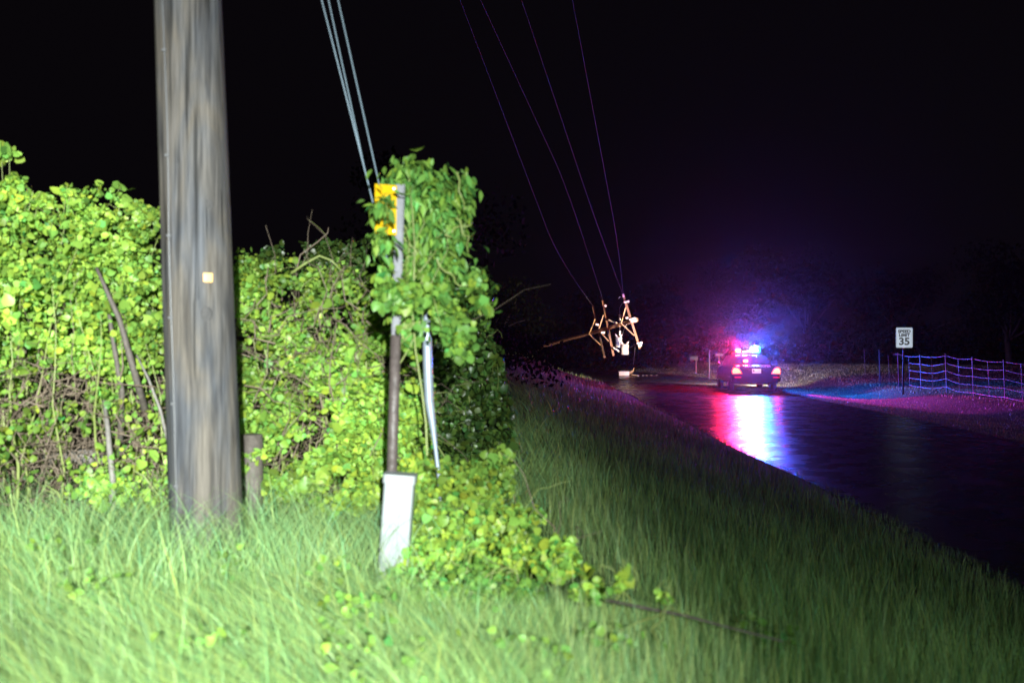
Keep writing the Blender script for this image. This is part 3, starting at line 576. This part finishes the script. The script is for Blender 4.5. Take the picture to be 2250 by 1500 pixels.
# ------------------------------------------------------------------ fallen pole
def Z(zx, zy, d): return P(1150 + zx / 6.25, 600 + zy / 6.25, d)
fb = Z(-10, 1130, 62); fb.z = hz(fb.x, 62)
fall = empty('fallen_utility_pole', fb, 0, 'snapped brown utility pole leaning over the far road with three crossarms', 'utility pole')
tip = Z(1555, 640, 53)
mb = MB(fb); mb.tube([Z(-60, 1150, 62.6), Z(300, 995, 60.6), Z(600, 905, 58.6), Z(900, 830, 56.6), Z(1200, 740, 54.8), tip], [.10, .10, .105, .11, .115, .12], 12); mb.build('pole_shaft', M['polefar'], fall)
def farm(name, a, b, wd, th, mat): mb = MB(fb); mb.bar(a, b, wd, th, (0, 1, 0)); return mb.build(name, mat, fall)
farm('crossarm', Z(955, 450, 55.9), Z(1115, 1160, 55.9), .11, .10, M['armwood'])
farm('crossarm', Z(1090, 375, 54.9), Z(1238, 1135, 54.9), .12, .10, M['armwood'])
farm('crossarm', Z(1370, 300, 53), Z(1600, 1035, 53), .12, .10, M['armwood'])
for a, b in (((985, 630, 55.8), (905, 835, 56.4)), ((905, 835, 56.4), (1060, 985, 55.8)), ((1100, 575, 54.8), (1040, 760, 55.4)), ((1060, 810, 55.4), (1170, 930, 54.8)), ((1405, 470, 52.9), (1345, 690, 53.6)), ((1345, 690, 53.6), (1520, 855, 52.9))):
    farm('brace', Z(*a), Z(*b), .06, .03, M['brace'])
def dead_end(a, b, r=.055, nb=4, nm='insulator'):
    mb = MB(fb); k_ = nb * 2 + 1; mb.tube([lerp(a, b, i / (k_ - 1)) for i in range(k_)], [r if i % 2 else r * .6 for i in range(k_)], 10); mb.build(nm, M['porcelain'], fall)
for a, b in (((1365, 285), (1375, 330)), ((1375, 400), (1455, 385)), ((1450, 640), (1540, 615)), ((1470, 665), (1555, 650)), ((1555, 965), (1635, 955)), ((1575, 1000), (1625, 990)), ((1400, 615), (1440, 612)), ((1110, 440), (1140, 455)), ((985, 700), (1035, 710)), ((1060, 815), (1120, 815))):
    dead_end(Z(*a, 52.8), Z(*b, 52.8), .075, 2)
dead_end(Z(1165, 640, 54.6), Z(1290, 690, 54.2), .06, 4, 'fuse_cutout'); dead_end(Z(1230, 1020, 54.7), Z(1312, 1072, 54.5), .055, 4, 'fuse_cutout'); dead_end(Z(1325, 565, 53.8), Z(1325, 650, 53.8), .075, 3, 'fuse_cutout'); dead_end(Z(1325, 790, 53.8), Z(1325, 860, 53.8), .06, 3, 'fuse_cutout')
def can(cx, ty, by, d, r):
    a, b = Z(cx, by, d), Z(cx, ty, d); mb = MB(fb)
    mb.tube([a, a + Vector((0, 0, .03)), lerp(a, b, .5), b - Vector((0, 0, .05)), b, b + Vector((0, 0, .05))], [r * .92, r, r, r, r * 1.06, r * .5], 18); t_ = mb.build('transformer', M['canpaint'], fall)
    for s_ in (-1, 1):
        q = b + Vector((s_ * r * .5, -.05, .03)); mb = MB(fb); mb.tube([q, q + Vector((s_ * .04, 0, .06)), q + Vector((s_ * .07, 0, .12)), q + Vector((s_ * .1, 0, .17))], [.04, .055, .035, .02], 8); mb.build('bushing', M['porcelain'], t_)
can(1308, 885, 1020, 55.3, .19); can(1392, 985, 1118, 55.1, .22)
mb = MB(fb); mb.tube([Z(1325, 570, 53.8), Z(1322, 480, 53.8), Z(1345, 430, 53.6), Z(1380, 400, 53)], .012, 5); mb.tube([Z(1325, 650, 53.8), Z(1325, 790, 53.8)], .014, 5); mb.tube([Z(1355, 860, 53.8), Z(1375, 790, 53.7), Z(1420, 700, 53.4)], .012, 5)
mb.tube([Z(1300, 940, 54), Z(1330, 970, 53.8), Z(1350, 930, 53.8)], .02, 5); mb.tube([Z(1305, 350, 53), Z(1320, 330, 53), Z(1335, 325, 53)], .02, 5); mb.build('jumper_wire', M['steel'], fall)
# conductors run from the near pole head to the fallen one
ends = [(Z(960, 455, 55.9), 'leftmost thin overhead wire sloping towards the fallen pole', (1222, 556, 47)), (Z(1095, 380, 54.9), 'second thin overhead wire from the left above the road', (1245, 410, 44)),
        (Z(1368, 300, 53), 'third thin overhead wire from the left above the road', (1305, 475, 46)), (Z(1376, 330, 53), 'rightmost thin overhead wire ending at the top crossarm of the fallen pole', (1357, 530, 48))]
for a, (b, lab, mid) in zip(ins, ends):
    mp_ = P(*mid); q0 = a + (mp_ - a) * .86; pts = [a + (q0 - a) * (i / 30) for i in range(31)]
    c0 = mp_ + (mp_ - a).normalized() * 2.0; mp_ = q0
    for i in range(1, 13):
        t_ = i / 12; pts.append((1 - t_) ** 2 * mp_ + 2 * t_ * (1 - t_) * c0 + t_ ** 2 * b)
    wire('overhead_wire', lab, pts, .0045, M['conductor'], 'wire', n=5)
wire('hanging_wire', 'thin wire hanging from the lowest crossarm end down to the white box on the road', [Z(1535, 990, 53.2), Z(1528, 1100, 55), Z(1518, 1190, 57), Z(1510, 1255, 58.8)], .012, M['steel'], 'wire')
wire('hanging_wire', 'thin slack wire between the larger transformer and the lowest insulator', [Z(1430, 1040, 53.9), Z(1480, 1010, 53.6), Z(1535, 975, 53.2)], .008, M['steel'], 'wire')
# the white case on the road, with torn fittings
bx = Z(1380, 1375, 0.1); d = 60.0; bxc = Vector(((1150 + 1380 / 6.25 - 1125) / F * d, d, .05))
case = empty('equipment_case', bxc, 0, 'pale rectangular electrical case lying on the wet road under the fallen pole', 'equipment case')
mb = MB(); mb.bevbox((0, 0, .13), (.62, .35, .22), .02); mb.build('shell', M['boxcase'], case)
mb = MB(); mb.bevbox((0, 0, .26), (.66, .38, .05), .012); mb.build('lid', M['boxcase'], case)
mb = MB(); mb.tube([(.31, 0, .12), (.45, 0, .26), (.55, 0, .3), (.62, 0, .5)], [.05, .07, .05, .03], 8); mb.tube([(.4, -.05, .3), (.5, -.05, .2), (.45, -.05, .08), (.8, -.1, .03)], .025, 6); mb.build('fitting', M['brace'], case)
for k_, (zx, dd) in enumerate(((1560, 60), (1645, 60), (1690, 60.2), (1760, 60.5), (1830, 60.3), (1580, 59))):
    q = Vector(((1150 + zx / 6.25 - 1125) / F * dd, dd, .06)); mb = MB(); mb.bevbox((0, 0, .02), (.16 - .015 * k_, .08, .05), .012); o = mb.build('broken_insulator', M['debris']); o.location = q; o.rotation_euler = (0, 0, k_)
    tag(o, 'small white broken piece lying on the wet road right of the pale case', 'debris', 'broken white pieces on the road')

# ------------------------------------------------------------------ speed limit sign
sb = P(1984, 882, 40); sb.z = hz(sb.x, 40); sp = P(1987, 741.5, 40)
sign = empty('speed_limit_sign', sb, 0, 'white speed limit 35 sign on a thin post beside the wire fence', 'sign')
mb = MB(sb); mb.bar(sb - Vector((0, 0, .1)), sp + Vector((0, .03, .3)), .07, .012, (0, 1, 0)); mb.bar(sb + Vector((0, .02, -.1)), sp + Vector((0, .05, .3)), .03, .03, (0, 1, 0)); mb.build('post', M['rust'], sign)
def rrect(w_, h_, r_, n=5):
    out = []
    for cx, cz, a0_ in ((1, 1, 0), (-1, 1, 90), (-1, -1, 180), (1, -1, 270)):
        for k_ in range(n + 1): a_ = R(a0_ + 90 * k_ / n); out.append(((w_ / 2 - r_) * cx + r_ * math.cos(a_), (h_ / 2 - r_) * cz + r_ * math.sin(a_)))
    return out
def slab(mb, ring, c, y0, y1):
    m_ = len(ring); c = Vector(c); mb.add([c + Vector((x, y, z)) for y in (y0, y1) for x, z in ring], [tuple(range(m_)), tuple(range(m_, 2 * m_))[::-1]] + [(i, (i + 1) % m_, m_ + (i + 1) % m_, m_ + i)[::-1] for i in range(m_)])
srz = -R(14)
def rotz(mb, c, a_):
    c = Vector(c); Mr = Matrix.Rotation(a_, 3, 'Z'); mb.v = [tuple(c + Mr @ (Vector(v) - c)) for v in mb.v]
W_, H_ = .63, .81; spl = sp - sb
mb = MB(); slab(mb, rrect(W_, H_, .05), spl, -.003, .003); rotz(mb, spl, srz); fcs = [mb.build('panel', M['signwhite'], sign)]
mb = MB()
ro, ri = rrect(W_ - .03, H_ - .03, .04), rrect(W_ - .055, H_ - .055, .03); m_ = len(ro)
mb.add([spl + Vector((x, -.006, z)) for x, z in ro] + [spl + Vector((x, -.006, z)) for x, z in ri], [(i, (i + 1) % m_, m_ + (i + 1) % m_, m_ + i) for i in range(m_)]); rotz(mb, spl, srz); fcs.append(mb.build('border', pbr('grey_border', (.25, .28, .31), .5), sign))
def text(name, s, size, loc, mat, parent, rz=0, ext=.002, sx=1, bold=0.0, rx=90):
    cu = bpy.data.curves.new(name, 'FONT'); cu.body = s; cu.size = size; cu.align_x = 'CENTER'; cu.align_y = 'CENTER'; cu.extrude = ext; cu.offset = bold
    to = bpy.data.objects.new('tmp', cu); C.objects.link(to); dg = bpy.context.evaluated_depsgraph_get(); me = bpy.data.meshes.new_from_object(to.evaluated_get(dg)); bpy.data.objects.remove(to)
    me.materials.clear(); o = link(name, me, mat, parent); o.location = loc; o.rotation_euler = (R(rx), 0, rz); o.scale = (sx, 1, 1); return o
Mr = Matrix.Rotation(srz, 3, 'Z')
for s_, sz, z_, bd in (('SPEED', .165, .245, .009), ('LIMIT', .165, .095, .009), ('35', .40, -.165, .014)):
    fcs.append(text('lettering', s_, sz, spl + Mr @ Vector((0, -.006, z_)), M['signblack'], sign, srz, bold=bd, sx=1.05))
lc = bpy.data.collections.new('sign_receivers')
for o in fcs: lc.objects.link(o)
sign_lamp.light_linking.receiver_collection = lc      # added lamp, lights only the sign in place of its retroreflection

# ------------------------------------------------------------------ wire fence
ftop = [(1900, 768, 47.5), (1933, 771, 45), (1953, 778, 44), (1974, 778, 43), (1998, 783, 41), (2023, 783, 40), (2048, 785, 39.2), (2079, 781, 38), (2107, 789, 37), (2138, 788, 36), (2172, 794, 35), (2207, 795, 34), (2245, 800, 33), (2290, 806, 32), (2340, 812, 31), (2400, 822, 30), (2480, 832, 28.5), (2580, 846, 27)]
wires_y = [None] * 5
fence_b = P(2079, 860, 38); fence_b.z = hz(fence_b.x, fence_b.y)
fence = empty('wire_fence', fence_b, 0, 'low five-strand wire fence running along the right verge behind the speed sign', 'fence')
tops = [P(*q) for q in ftop]
M['fwire'] = pbr('fence_wire', (.30, .31, .36), .45, metal=.4)
M['fpost'] = pbr('fence_post', (.12, .12, .15), .6)
for wi in range(5):
    pts = []
    for i, q in enumerate(tops):
        gap = (.30 + .002 * (i % 3)); pts.append(q - Vector((0, 0, gap * wi + .008 * math.sin(i * 2.1 + wi) - (.0 if wi == 0 else .03 * math.sin(i * 1.9)))))
    full = []
    for i in range(len(pts) - 1):
        for k_ in range(4): full.append(lerp(pts[i], pts[i + 1], k_ / 4) - Vector((0, 0, .012 * math.sin(math.pi * k_ / 4))))
    full.append(pts[-1])
    full = full[(16 if wi else 10):]
    mb = MB(fence_b); mb.tube(full, .008, 5, False); mb.build('strand', M['fwire'], fence)
for i, q in enumerate(tops):
    tall = i in (1, 3, 7, 9, 11, 5, 13, 15); lo = q.copy(); lo.z = min(q.z - 1.25, hz(q.x, q.y)) if tall else q.z - 1.2
    mb = MB(fence_b); mb.bar(lo + Vector((.03, 0, 0)), q + Vector((-.03, 0, .07 if tall else .0)), .030 if tall else .008, .03 if tall else .008); mb.build('post' if tall else 'stay', M['fpost'] if tall else M['fwire'], fence)

# ------------------------------------------------------------------ mailbox and slim posts beyond
def mailbox():
    c = P(1524, 786, 64); b = Vector((c.x + .16, 64, hz(c.x + .16, 64))); root = empty('mailbox', b, 0, 'small pale mailbox on a thin post beyond the road, left of the police car', 'mailbox')
    l_ = c - b; mb = MB(); ring = [(-.15, -.13), (.15, -.13), (.15, .03)] + [(.15 * math.cos(R(a_)), .03 + .12 * math.sin(R(a_))) for a_ in (30, 60, 90, 120, 150)] + [(-.15, .03)]
    m_ = len(ring); mb.add([l_ + Vector((x, y, z)) for x in (-.26, .26) for y, z in ring], [tuple(range(m_))[::-1], tuple(range(m_, 2 * m_))] + [(i, (i + 1) % m_, m_ + (i + 1) % m_, m_ + i) for i in range(m_)]); mb.build('box', M['mail'], root)
    mb = MB(); mb.box(l_ + Vector((-.02, -.155, -.06)), (.14, .01, .03)); mb.build('handle', M['blackmatte'], root)
    mb = MB(); mb.bar((0, 0, -.1), (0, 0, l_.z - .13), .09, .09); mb.build('post', M['armwood'], root)
mailbox()
mp = P(1559, 815, 58); mp.z = hz(mp.x, 58); tpz = P(1559, 768, 58).z
mb = MB(mp); mb.tube([mp, Vector((mp.x, mp.y, tpz))], .035, 8); o = mb.build('marker_post', M['zinc']); o.location = mp; tag(o, 'slim bare grey post just left of the police car', 'post')
c = P(1580, 779, 60); b = Vector((c.x, 60, hz(c.x, 60))); nb_ = empty('roadside_box', b, 0, 'dim small box on a post right behind the police car roof', 'box')
mb = MB(); mb.bevbox(c - b, (.48, .2, .14), .02); mb.build('box', M['mail'], nb_); mb = MB(); mb.bar((0, 0, -.1), (0, 0, (c - b).z - .07), .07, .07); mb.build('post', M['armwood'], nb_)

# ------------------------------------------------------------------ distant utility pole
b = P(1083, 690, 118); b.z = hz(b.x, 118); dp = empty('utility_pole', b, 0, 'tiny distant utility pole with two crossarms above the dark hedge', 'utility pole')
mb = MB(b); mb.tube([b, P(1083, 614, 118)], [.16, .12], 10); mb.build('pole_shaft', M['polefar'], dp)
for x0, y0, x1, y1 in ((1062, 632, 1112, 632), (1072, 648, 1110, 649)):
    mb = MB(b); mb.bar(P(x0, y0, 117.8), P(x1, y1, 117.8), .18, .12); mb.build('crossarm', M['armwood'], dp)

# ------------------------------------------------------------------ police car (local: +y forward)
S = 1.06; CARP = Vector((10.6, 45.2, .05)); HEAD = -R(3.8)
car = empty('police_car', CARP, HEAD, 'black patrol sedan stopped on the wet road with red and blue roof lights lit', 'police car'); car.scale = (S, S, S)
def loft(mb, secs, smooth=True, caps=True):
    m_ = len(secs[0]); pts = [Vector(p) for s_ in secs for p in s_]
    fs = [(i * m_ + k_, i * m_ + (k_ + 1) % m_, (i + 1) * m_ + (k_ + 1) % m_, (i + 1) * m_ + k_) for i in range(len(secs) - 1) for k_ in range(m_)]
    if caps: fs += [tuple(range(m_))[::-1], tuple((len(secs) - 1) * m_ + k_ for k_ in range(m_))]
    mb.add(pts, fs, smooth)
def bsec(y, hw, zb, zt, ins_=.12, low=.06):
    half = [(hw - low, zb), (hw, zb + .12), (hw + .005, zb + .32), (hw - .02, zt - .16), (hw - .06, zt - .06), (hw - ins_, zt), (hw * .5, zt + .025)]
    return [(x, y, z) for x, z in half] + [(-x, y, z) for x, z in half[::-1]]
mb = MB(); loft(mb, [bsec(-2.66, .78, .42, .86), bsec(-2.62, .88, .36, .95), bsec(-2.50, .95, .31, 1.02), bsec(-2.2, .98, .27, 1.06), bsec(-1.6, .99, .25, 1.07), bsec(-.6, .99, .23, 1.02), bsec(.6, .99, .23, .99), bsec(1.4, .98, .23, .96), bsec(2.1, .95, .25, .88), bsec(2.5, .88, .30, .78), bsec(2.66, .72, .36, .68)])
body = mb.build('body', M['black'], car)
bv = body.modifiers.new('subd', 'SUBSURF'); bv.levels = 1; bv.render_levels = 1
def gsec(y, hb, ht, zb, zt): 
    half = [(hb, zb), ((hb + ht) / 2 + .03, (zb + zt) / 2), (ht, zt - .03), (ht - .08, zt)]; return [(x, y, z) for x, z in half] + [(-x, y, z) for x, z in half[::-1]]
mb = MB(); loft(mb, [gsec(-1.78, .80, .74, 1.03, 1.075), gsec(-1.45, .83, .68, 1.02, 1.26), gsec(-1.05, .85, .64, 1.0, 1.435), gsec(-.5, .86, .63, .98, 1.475), gsec(.0, .86, .62, .97, 1.48), gsec(.5, .85, .63, .96, 1.42), gsec(.95, .83, .70, .95, 1.18), gsec(1.25, .80, .76, .95, .99)])
mb.build('cabin', M['black'], car)
def pane(name, q, off, parent=car, mat=None):
    mb = MB(); q = [Vector(p) for p in q]; nrm = (q[1] - q[0]).cross(q[2] - q[0]).normalized()
    if nrm.dot(Vector(off)) < 0: nrm = -nrm
    mb.add([p + nrm * .012 for p in q] + [p + nrm * .004 for p in q], [(0, 1, 2, 3), (7, 6, 5, 4), (0, 4, 5, 1), (1, 5, 6, 2), (2, 6, 7, 3), (3, 7, 4, 0)]); return mb.build(name, mat or M['glass'], parent)
pane('rear_window', [(-.66, -1.72, 1.12), (.66, -1.72, 1.12), (.56, -1.06, 1.43), (-.56, -1.06, 1.43)], (0, -1, 1))
pane('windscreen', [(-.70, 1.2, 1.02), (.70, 1.2, 1.02), (.56, .52, 1.41), (-.56, .52, 1.41)], (0, 1, 1))
for s_ in (-1, 1):
    for y0, y1 in ((-1.15, -.3), (-.22, .72)):
        pane('side_window', [(s_ * .875, y0, 1.05), (s_ * .875, y1, 1.03), (s_ * .70, min(y1, .42), 1.40), (s_ * .70, max(y0, -.95), 1.40)], (s_, 0, 0))
# bumper, boot edge, lamps
mb = MB(); loft(mb, [[(x, y, z) for x, y, z in ((-.96, -2.3, .42), (-.97, -2.55, .42), (-.80, -2.74, .42), (.80, -2.74, .42), (.97, -2.55, .42), (.96, -2.3, .42))], [(x, y, z) for x, y, z in ((-.97, -2.3, .60), (-.98, -2.57, .60), (-.81, -2.77, .60), (.81, -2.77, .60), (.98, -2.57, .60), (.97, -2.3, .60))]], False); mb.build('rear_bumper', M['black'], car)
mb = MB(); mb.box((0, -2.60, .80), (.62, .10, .22)); mb.build('plate_recess', M['blackmatte'], car)
for s_ in (-1, 1):
    q = [(.60, .76), (.93, .74), (.955, .84), (.90, .965), (.78, .975), (.70, .93)]
    mb = MB(); cxz = (.79, .85); pts = [(s_ * (cxz[0] + (x - cxz[0]) * 1.17), -2.71 + .12 * max(0, (x - .6)) / .35, cxz[1] + (z - cxz[1]) * 1.25) for x, z in q] + [(s_ * x, -2.45, z) for x, z in q]; m_ = 6
    mb.add(pts, [tuple(range(m_)), tuple(range(m_, 12))[::-1]] + [(i, (i + 1) % m_, m_ + (i + 1) % m_, m_ + i) for i in range(m_)]); mb.build('taillight_glare', M['tailglare'], car)  # added glowing piece behind each taillight, imitating its red glare
    mb = MB(); pts = [(s_ * x, -2.735 + .12 * max(0, (x - .6)) / .35, z) for x, z in q] + [(s_ * x, -2.45, z) for x, z in q]; m_ = 6
    mb.add(pts, [tuple(range(m_)), tuple(range(m_, 12))[::-1]] + [(i, (i + 1) % m_, m_ + (i + 1) % m_, m_ + i) for i in range(m_)]); mb.build('taillight', M['tail'], car)
    mb = MB(); mb.box((s_ * .76, -2.775, .60 + .0), (.26, .02, .05)); mb.build('rear_reflector', M['redref'], car)
    mb = MB(); mb.bevbox((s_ * 1.08, .72, 1.05), (.20, .12, .14), .03); mb.build('wing_mirror', M['chrome'] if s_ < 0 else M['black'], car)
    for y in (-1.45, 1.50):
        ctr = (s_ * .86, y, .335); mb = MB(ctr); prof = [(-.11, .20), (-.11, .31), (-.08, .335), (.08, .335), (.11, .31), (.11, .20)]
        n_ = 28; pts = [(ctr[0] + x, y + r_ * math.cos(2 * math.pi * k_ / n_), .335 + r_ * math.sin(2 * math.pi * k_ / n_)) for k_ in range(n_) for x, r_ in prof]
        mb.add(pts, [(k_ * 6 + j, k_ * 6 + j + 1, ((k_ + 1) % n_) * 6 + j + 1, ((k_ + 1) % n_) * 6 + j) for k_ in range(n_) for j in range(5)], True)
        wh = empty('wheel', ctr); wh.parent = car; ty = mb.build('tyre', M['tyre'], wh)
        mb = MB(); mb.tube([(s_ * .02, 0, 0), (s_ * .085, 0, 0)], [.20, .205], 24); mb.tube([(s_ * .085, 0, 0), (s_ * .10, 0, 0)], .07, 12); mb.build('rim', M['rim'], wh)
mb = MB(); slab(mb, rrect(.36, .185, .015, 3), (.0, -2.67, .845), -.008, .008); pl = mb.build('licence_plate', M['plate'], car)
mb = MB(); slab(mb, [(.035 * math.cos(2 * math.pi * k_ / 10), .035 * math.sin(2 * math.pi * k_ / 10)) for k_ in range(10)], (-.115, -2.682, .86), -.002, .002); mb.build('plate_emblem', pbr('plate_emblem', (.12, .06, .08), .5), pl)
for x in (-.32, -.52, .34):
    mb = MB(); mb.bevbox((x, -2.655, .95), (.05, .03, .02), .006); mb.build('boot_badge', M['chrome'], car)
text('boot_lettering', 'STATE TROOPER', .135, (.05, -2.63, 1.045), pbr('white_boot_letters', (.9, .9, .9), .4), car, 0, .003, 1.0, .004, 62)  # plain white letters without any glow
mb = MB(); mb.tube([(.5, -2.5, .30), (.5, -2.74, .30)], .035, 10); mb.build('exhaust', M['chrome'], car)
mb = MB(); mb.tube([(.08, -1.9, 1.05), (.12, -1.95, 1.4)], .006, 6); mb.build('antenna', M['chrome'], car)
# roof light bar
lb_ = empty('light_bar', (0, -.25, 1.50)); lb_.parent = car
mb = MB(); mb.bevbox((0, 0, .02), (1.22, .28, .05), .015); mb.build('base', M['blackmatte'], lb_)
mb = MB(); mb.bevbox((-.36, 0, .13), (.24, .26, .20), .08); mb.build('red_lens', M['redlens'], lb_)
mb = MB(); mb.bevbox((-.36, -.14, .13), (.12, .04, .09), .02); mb.build('red_lamp', M['redbulb'], lb_)
mb = MB(); mb.bevbox((.37, 0, .18), (.46, .28, .34), .13); mb.build('blue_lens', M['bluelens'], lb_)  # lens enlarged to stand in for the glare round the blue lamp
mb = MB(); mb.bevbox((.33, -.15, .15), (.22, .06, .13), .028); mb.build('blue_lamp', M['bluebulb'], lb_)
mb = MB(); mb.bevbox((0, -.12, .11), (.30, .03, .014), .004); mb.build('centre_strip', M['bluebulb'], lb_)
mb = MB(); mb.bevbox((-.28, -1.74, 1.23), (.20, .08, .11), .03); mb.build('deck_light', M['redlens'], car)
mb = MB(); mb.bevbox((-.28, -1.79, 1.23), (.11, .03, .07), .01); mb.build('deck_lamp', M['redbulb'], car)
# lamps on the car plus added fill beams, in its frame
Mc = Matrix.Translation(CARP) @ Matrix.Rotation(HEAD, 4, 'Z') @ Matrix.Diagonal((S, S, S, 1))
def cp(x, y, z): return Mc @ Vector((x, y, z))
RED, BLUE = (1, .015, .06), (.03, .06, 1)
point('lamp_red', cp(-.46, -.36, 1.80), 2700, (1, .006, .045), .10)
point('lamp_blue', cp(.42, -.36, 1.86), 8800, (.015, .10, 1), .12)
point('lamp_white', cp(-.10, -.36, 1.72), 170, (1, .66, .28), .09)
point('lamp_deck', cp(-.28, -1.95, 1.24), 330, (1, .02, .06), .06)
for s_ in (-1, 1): point('lamp_tail', cp(s_ * .8, -2.92, .86), 16, (1, .02, .01), .05)
point('lamp_plate', cp(0, -2.86, .95), 2.2, (1, .97, .9), .02)
spot('beam_blue', cp(.62, -.2, 1.62), cp(6.2, -4.2, .10), 9500, (.01, .14, 1), 32, .3, .05)
spot('beam_magenta', cp(.62, -.3, 1.66), cp(5.2, -8.9, -1.35), 7800, (1, .03, .9), 25, .2, .05)
spot('beam_fence_fill', cp(.66, -.2, 1.74), P(2180, 845, 34), 3800, (.03, .10, 1), 24, .5, .05)  # added blue beam that colours the fence
spot('beam_red', cp(-.62, -.3, 1.62), P(1330, 905, 30), 1700, (1, .02, .06), 26, .6, .05)
for s_ in (-1, 1): spot('beam_headlight', cp(s_ * .7, 2.75, .68), cp(s_ * 2.2, 15, .15), 4200, (1, .82, .66), 95, .6, .05)
spot('beam_spotlight', cp(-1.02, 1.0, 1.28), Z(900, 800, 55), 7500, (1, .80, .58), 36, .7, .12)
spot('beam_pole_fill', cp(-.55, .1, 1.70), Z(950, 800, 56), 4500, (1, .80, .60), 30, .7, .10)  # added fill that softens shadows on the fallen pole's crossarms

# ------------------------------------------------------------------ hedgerow and trees fading into the night
FARG = 'dark trees beyond the road'
def far_bush(name, label, cat, x, y, w_, h_, n, size, mat, trunk=False, group=None):
    gz = hz(x, y); cz = h_ * (.62 if trunk else .5); nb = 9
    cs = np.stack([rng.normal(size=nb) * w_ * .28, rng.normal(size=nb) * w_ * .28, cz + rng.normal(size=nb) * h_ * .16], 1); rs = rng.uniform(.22, .36, nb) * w_
    i = rng.integers(nb, size=n); u = rng.normal(size=(n, 3)); u /= np.linalg.norm(u, axis=1, keepdims=True); rad = rng.random(n) ** .4
    p = cs[i] + u * (rs[i] * rad)[:, None] * np.array([1, 1, .8 if trunk else h_ / w_ * .9]); p = p[p[:, 2] > .05]; m_ = len(p)
    me = leaves(name, p, rng.normal(size=(m_, 3)), size * rng.uniform(.6, 1.4, m_), tint(m_, (1, 1, 1), .12, .3), SMALL, .2)
    root = empty(name, (x, y, gz), 0, label, cat, group); link('crown', me, mat, root); lines = []
    lines.append(([Vector(q) for q in wander((0, 0, -.1), cs[0], .12, 6)], .03 * h_ if trunk else .03, .02, 7))
    for q in cs[1:]: lines.append((wander((0, 0, cz * .35), q, .15, 6), .012 * h_ if trunk else .015, .01, 5))
    link('trunk', tubes_mesh('trunk', lines), M['farbark'], root); return root
desc = ['nearest dark bush of the hedgerow, just past the hedge end', 'second dark bush along the hedgerow beyond the hedge end', 'third dark bush along the unlit hedgerow', 'dark reddish hedgerow bush below the fallen pole foot', 'farthest hedgerow bush where the fallen pole comes down']
for k_, (x, y, w_, h_) in enumerate(((-1.5, 13, 1.8, 2.0), (-1.5, 18, 2.0, 1.8), (-1.0, 26, 3.2, 2.2), (-1.2, 36, 2.8, 1.7), (-1.3, 50, 3.0, 1.7))):
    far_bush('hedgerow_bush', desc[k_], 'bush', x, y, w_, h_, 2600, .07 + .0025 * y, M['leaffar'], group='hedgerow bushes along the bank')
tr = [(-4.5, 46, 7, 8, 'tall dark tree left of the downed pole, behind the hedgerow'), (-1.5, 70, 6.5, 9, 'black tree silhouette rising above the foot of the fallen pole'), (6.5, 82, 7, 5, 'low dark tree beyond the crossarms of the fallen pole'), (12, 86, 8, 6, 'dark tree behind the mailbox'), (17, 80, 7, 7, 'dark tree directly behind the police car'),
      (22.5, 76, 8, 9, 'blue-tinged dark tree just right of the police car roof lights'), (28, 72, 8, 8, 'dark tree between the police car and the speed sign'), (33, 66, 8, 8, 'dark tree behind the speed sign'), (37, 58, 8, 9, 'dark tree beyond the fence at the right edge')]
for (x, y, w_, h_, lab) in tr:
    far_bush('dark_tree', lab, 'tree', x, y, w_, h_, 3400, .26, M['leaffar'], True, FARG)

n = 26000
X = rng.uniform(-12, 62, n); Y = 74 + rng.normal(size=n) * 2.2 - .12 * (X - 8); hgt = 2.9 + .7 * np.sin(X * .55) + .5 * np.sin(X * 1.7 + 1)
p = np.stack([X, Y, height(X, Y) + hgt * rng.random(n) ** .8], 1)
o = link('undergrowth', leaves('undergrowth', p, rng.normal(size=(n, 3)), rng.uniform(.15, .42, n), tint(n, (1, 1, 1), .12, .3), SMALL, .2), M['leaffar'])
tag(o, 'dense dark undergrowth closing off the view beyond the road', 'undergrowth', kind='stuff')

# ------------------------------------------------------------------ haze
mb = MB(); mb.box((10, 60, 6.4), (150, 150, 15.6)); hz_ = mb.build('haze', None)
m, nt, out = new_mat('drizzle_haze'); pv = nt.nodes.new('ShaderNodeVolumePrincipled'); pv.inputs['Color'].default_value = (.9, .9, .95, 1); pv.inputs['Density'].default_value = .00055; pv.inputs['Anisotropy'].default_value = .955
nt.links.new(pv.outputs[0], out.inputs['Volume']); hz_.data.materials.append(m); tag(hz_, kind='stuff')
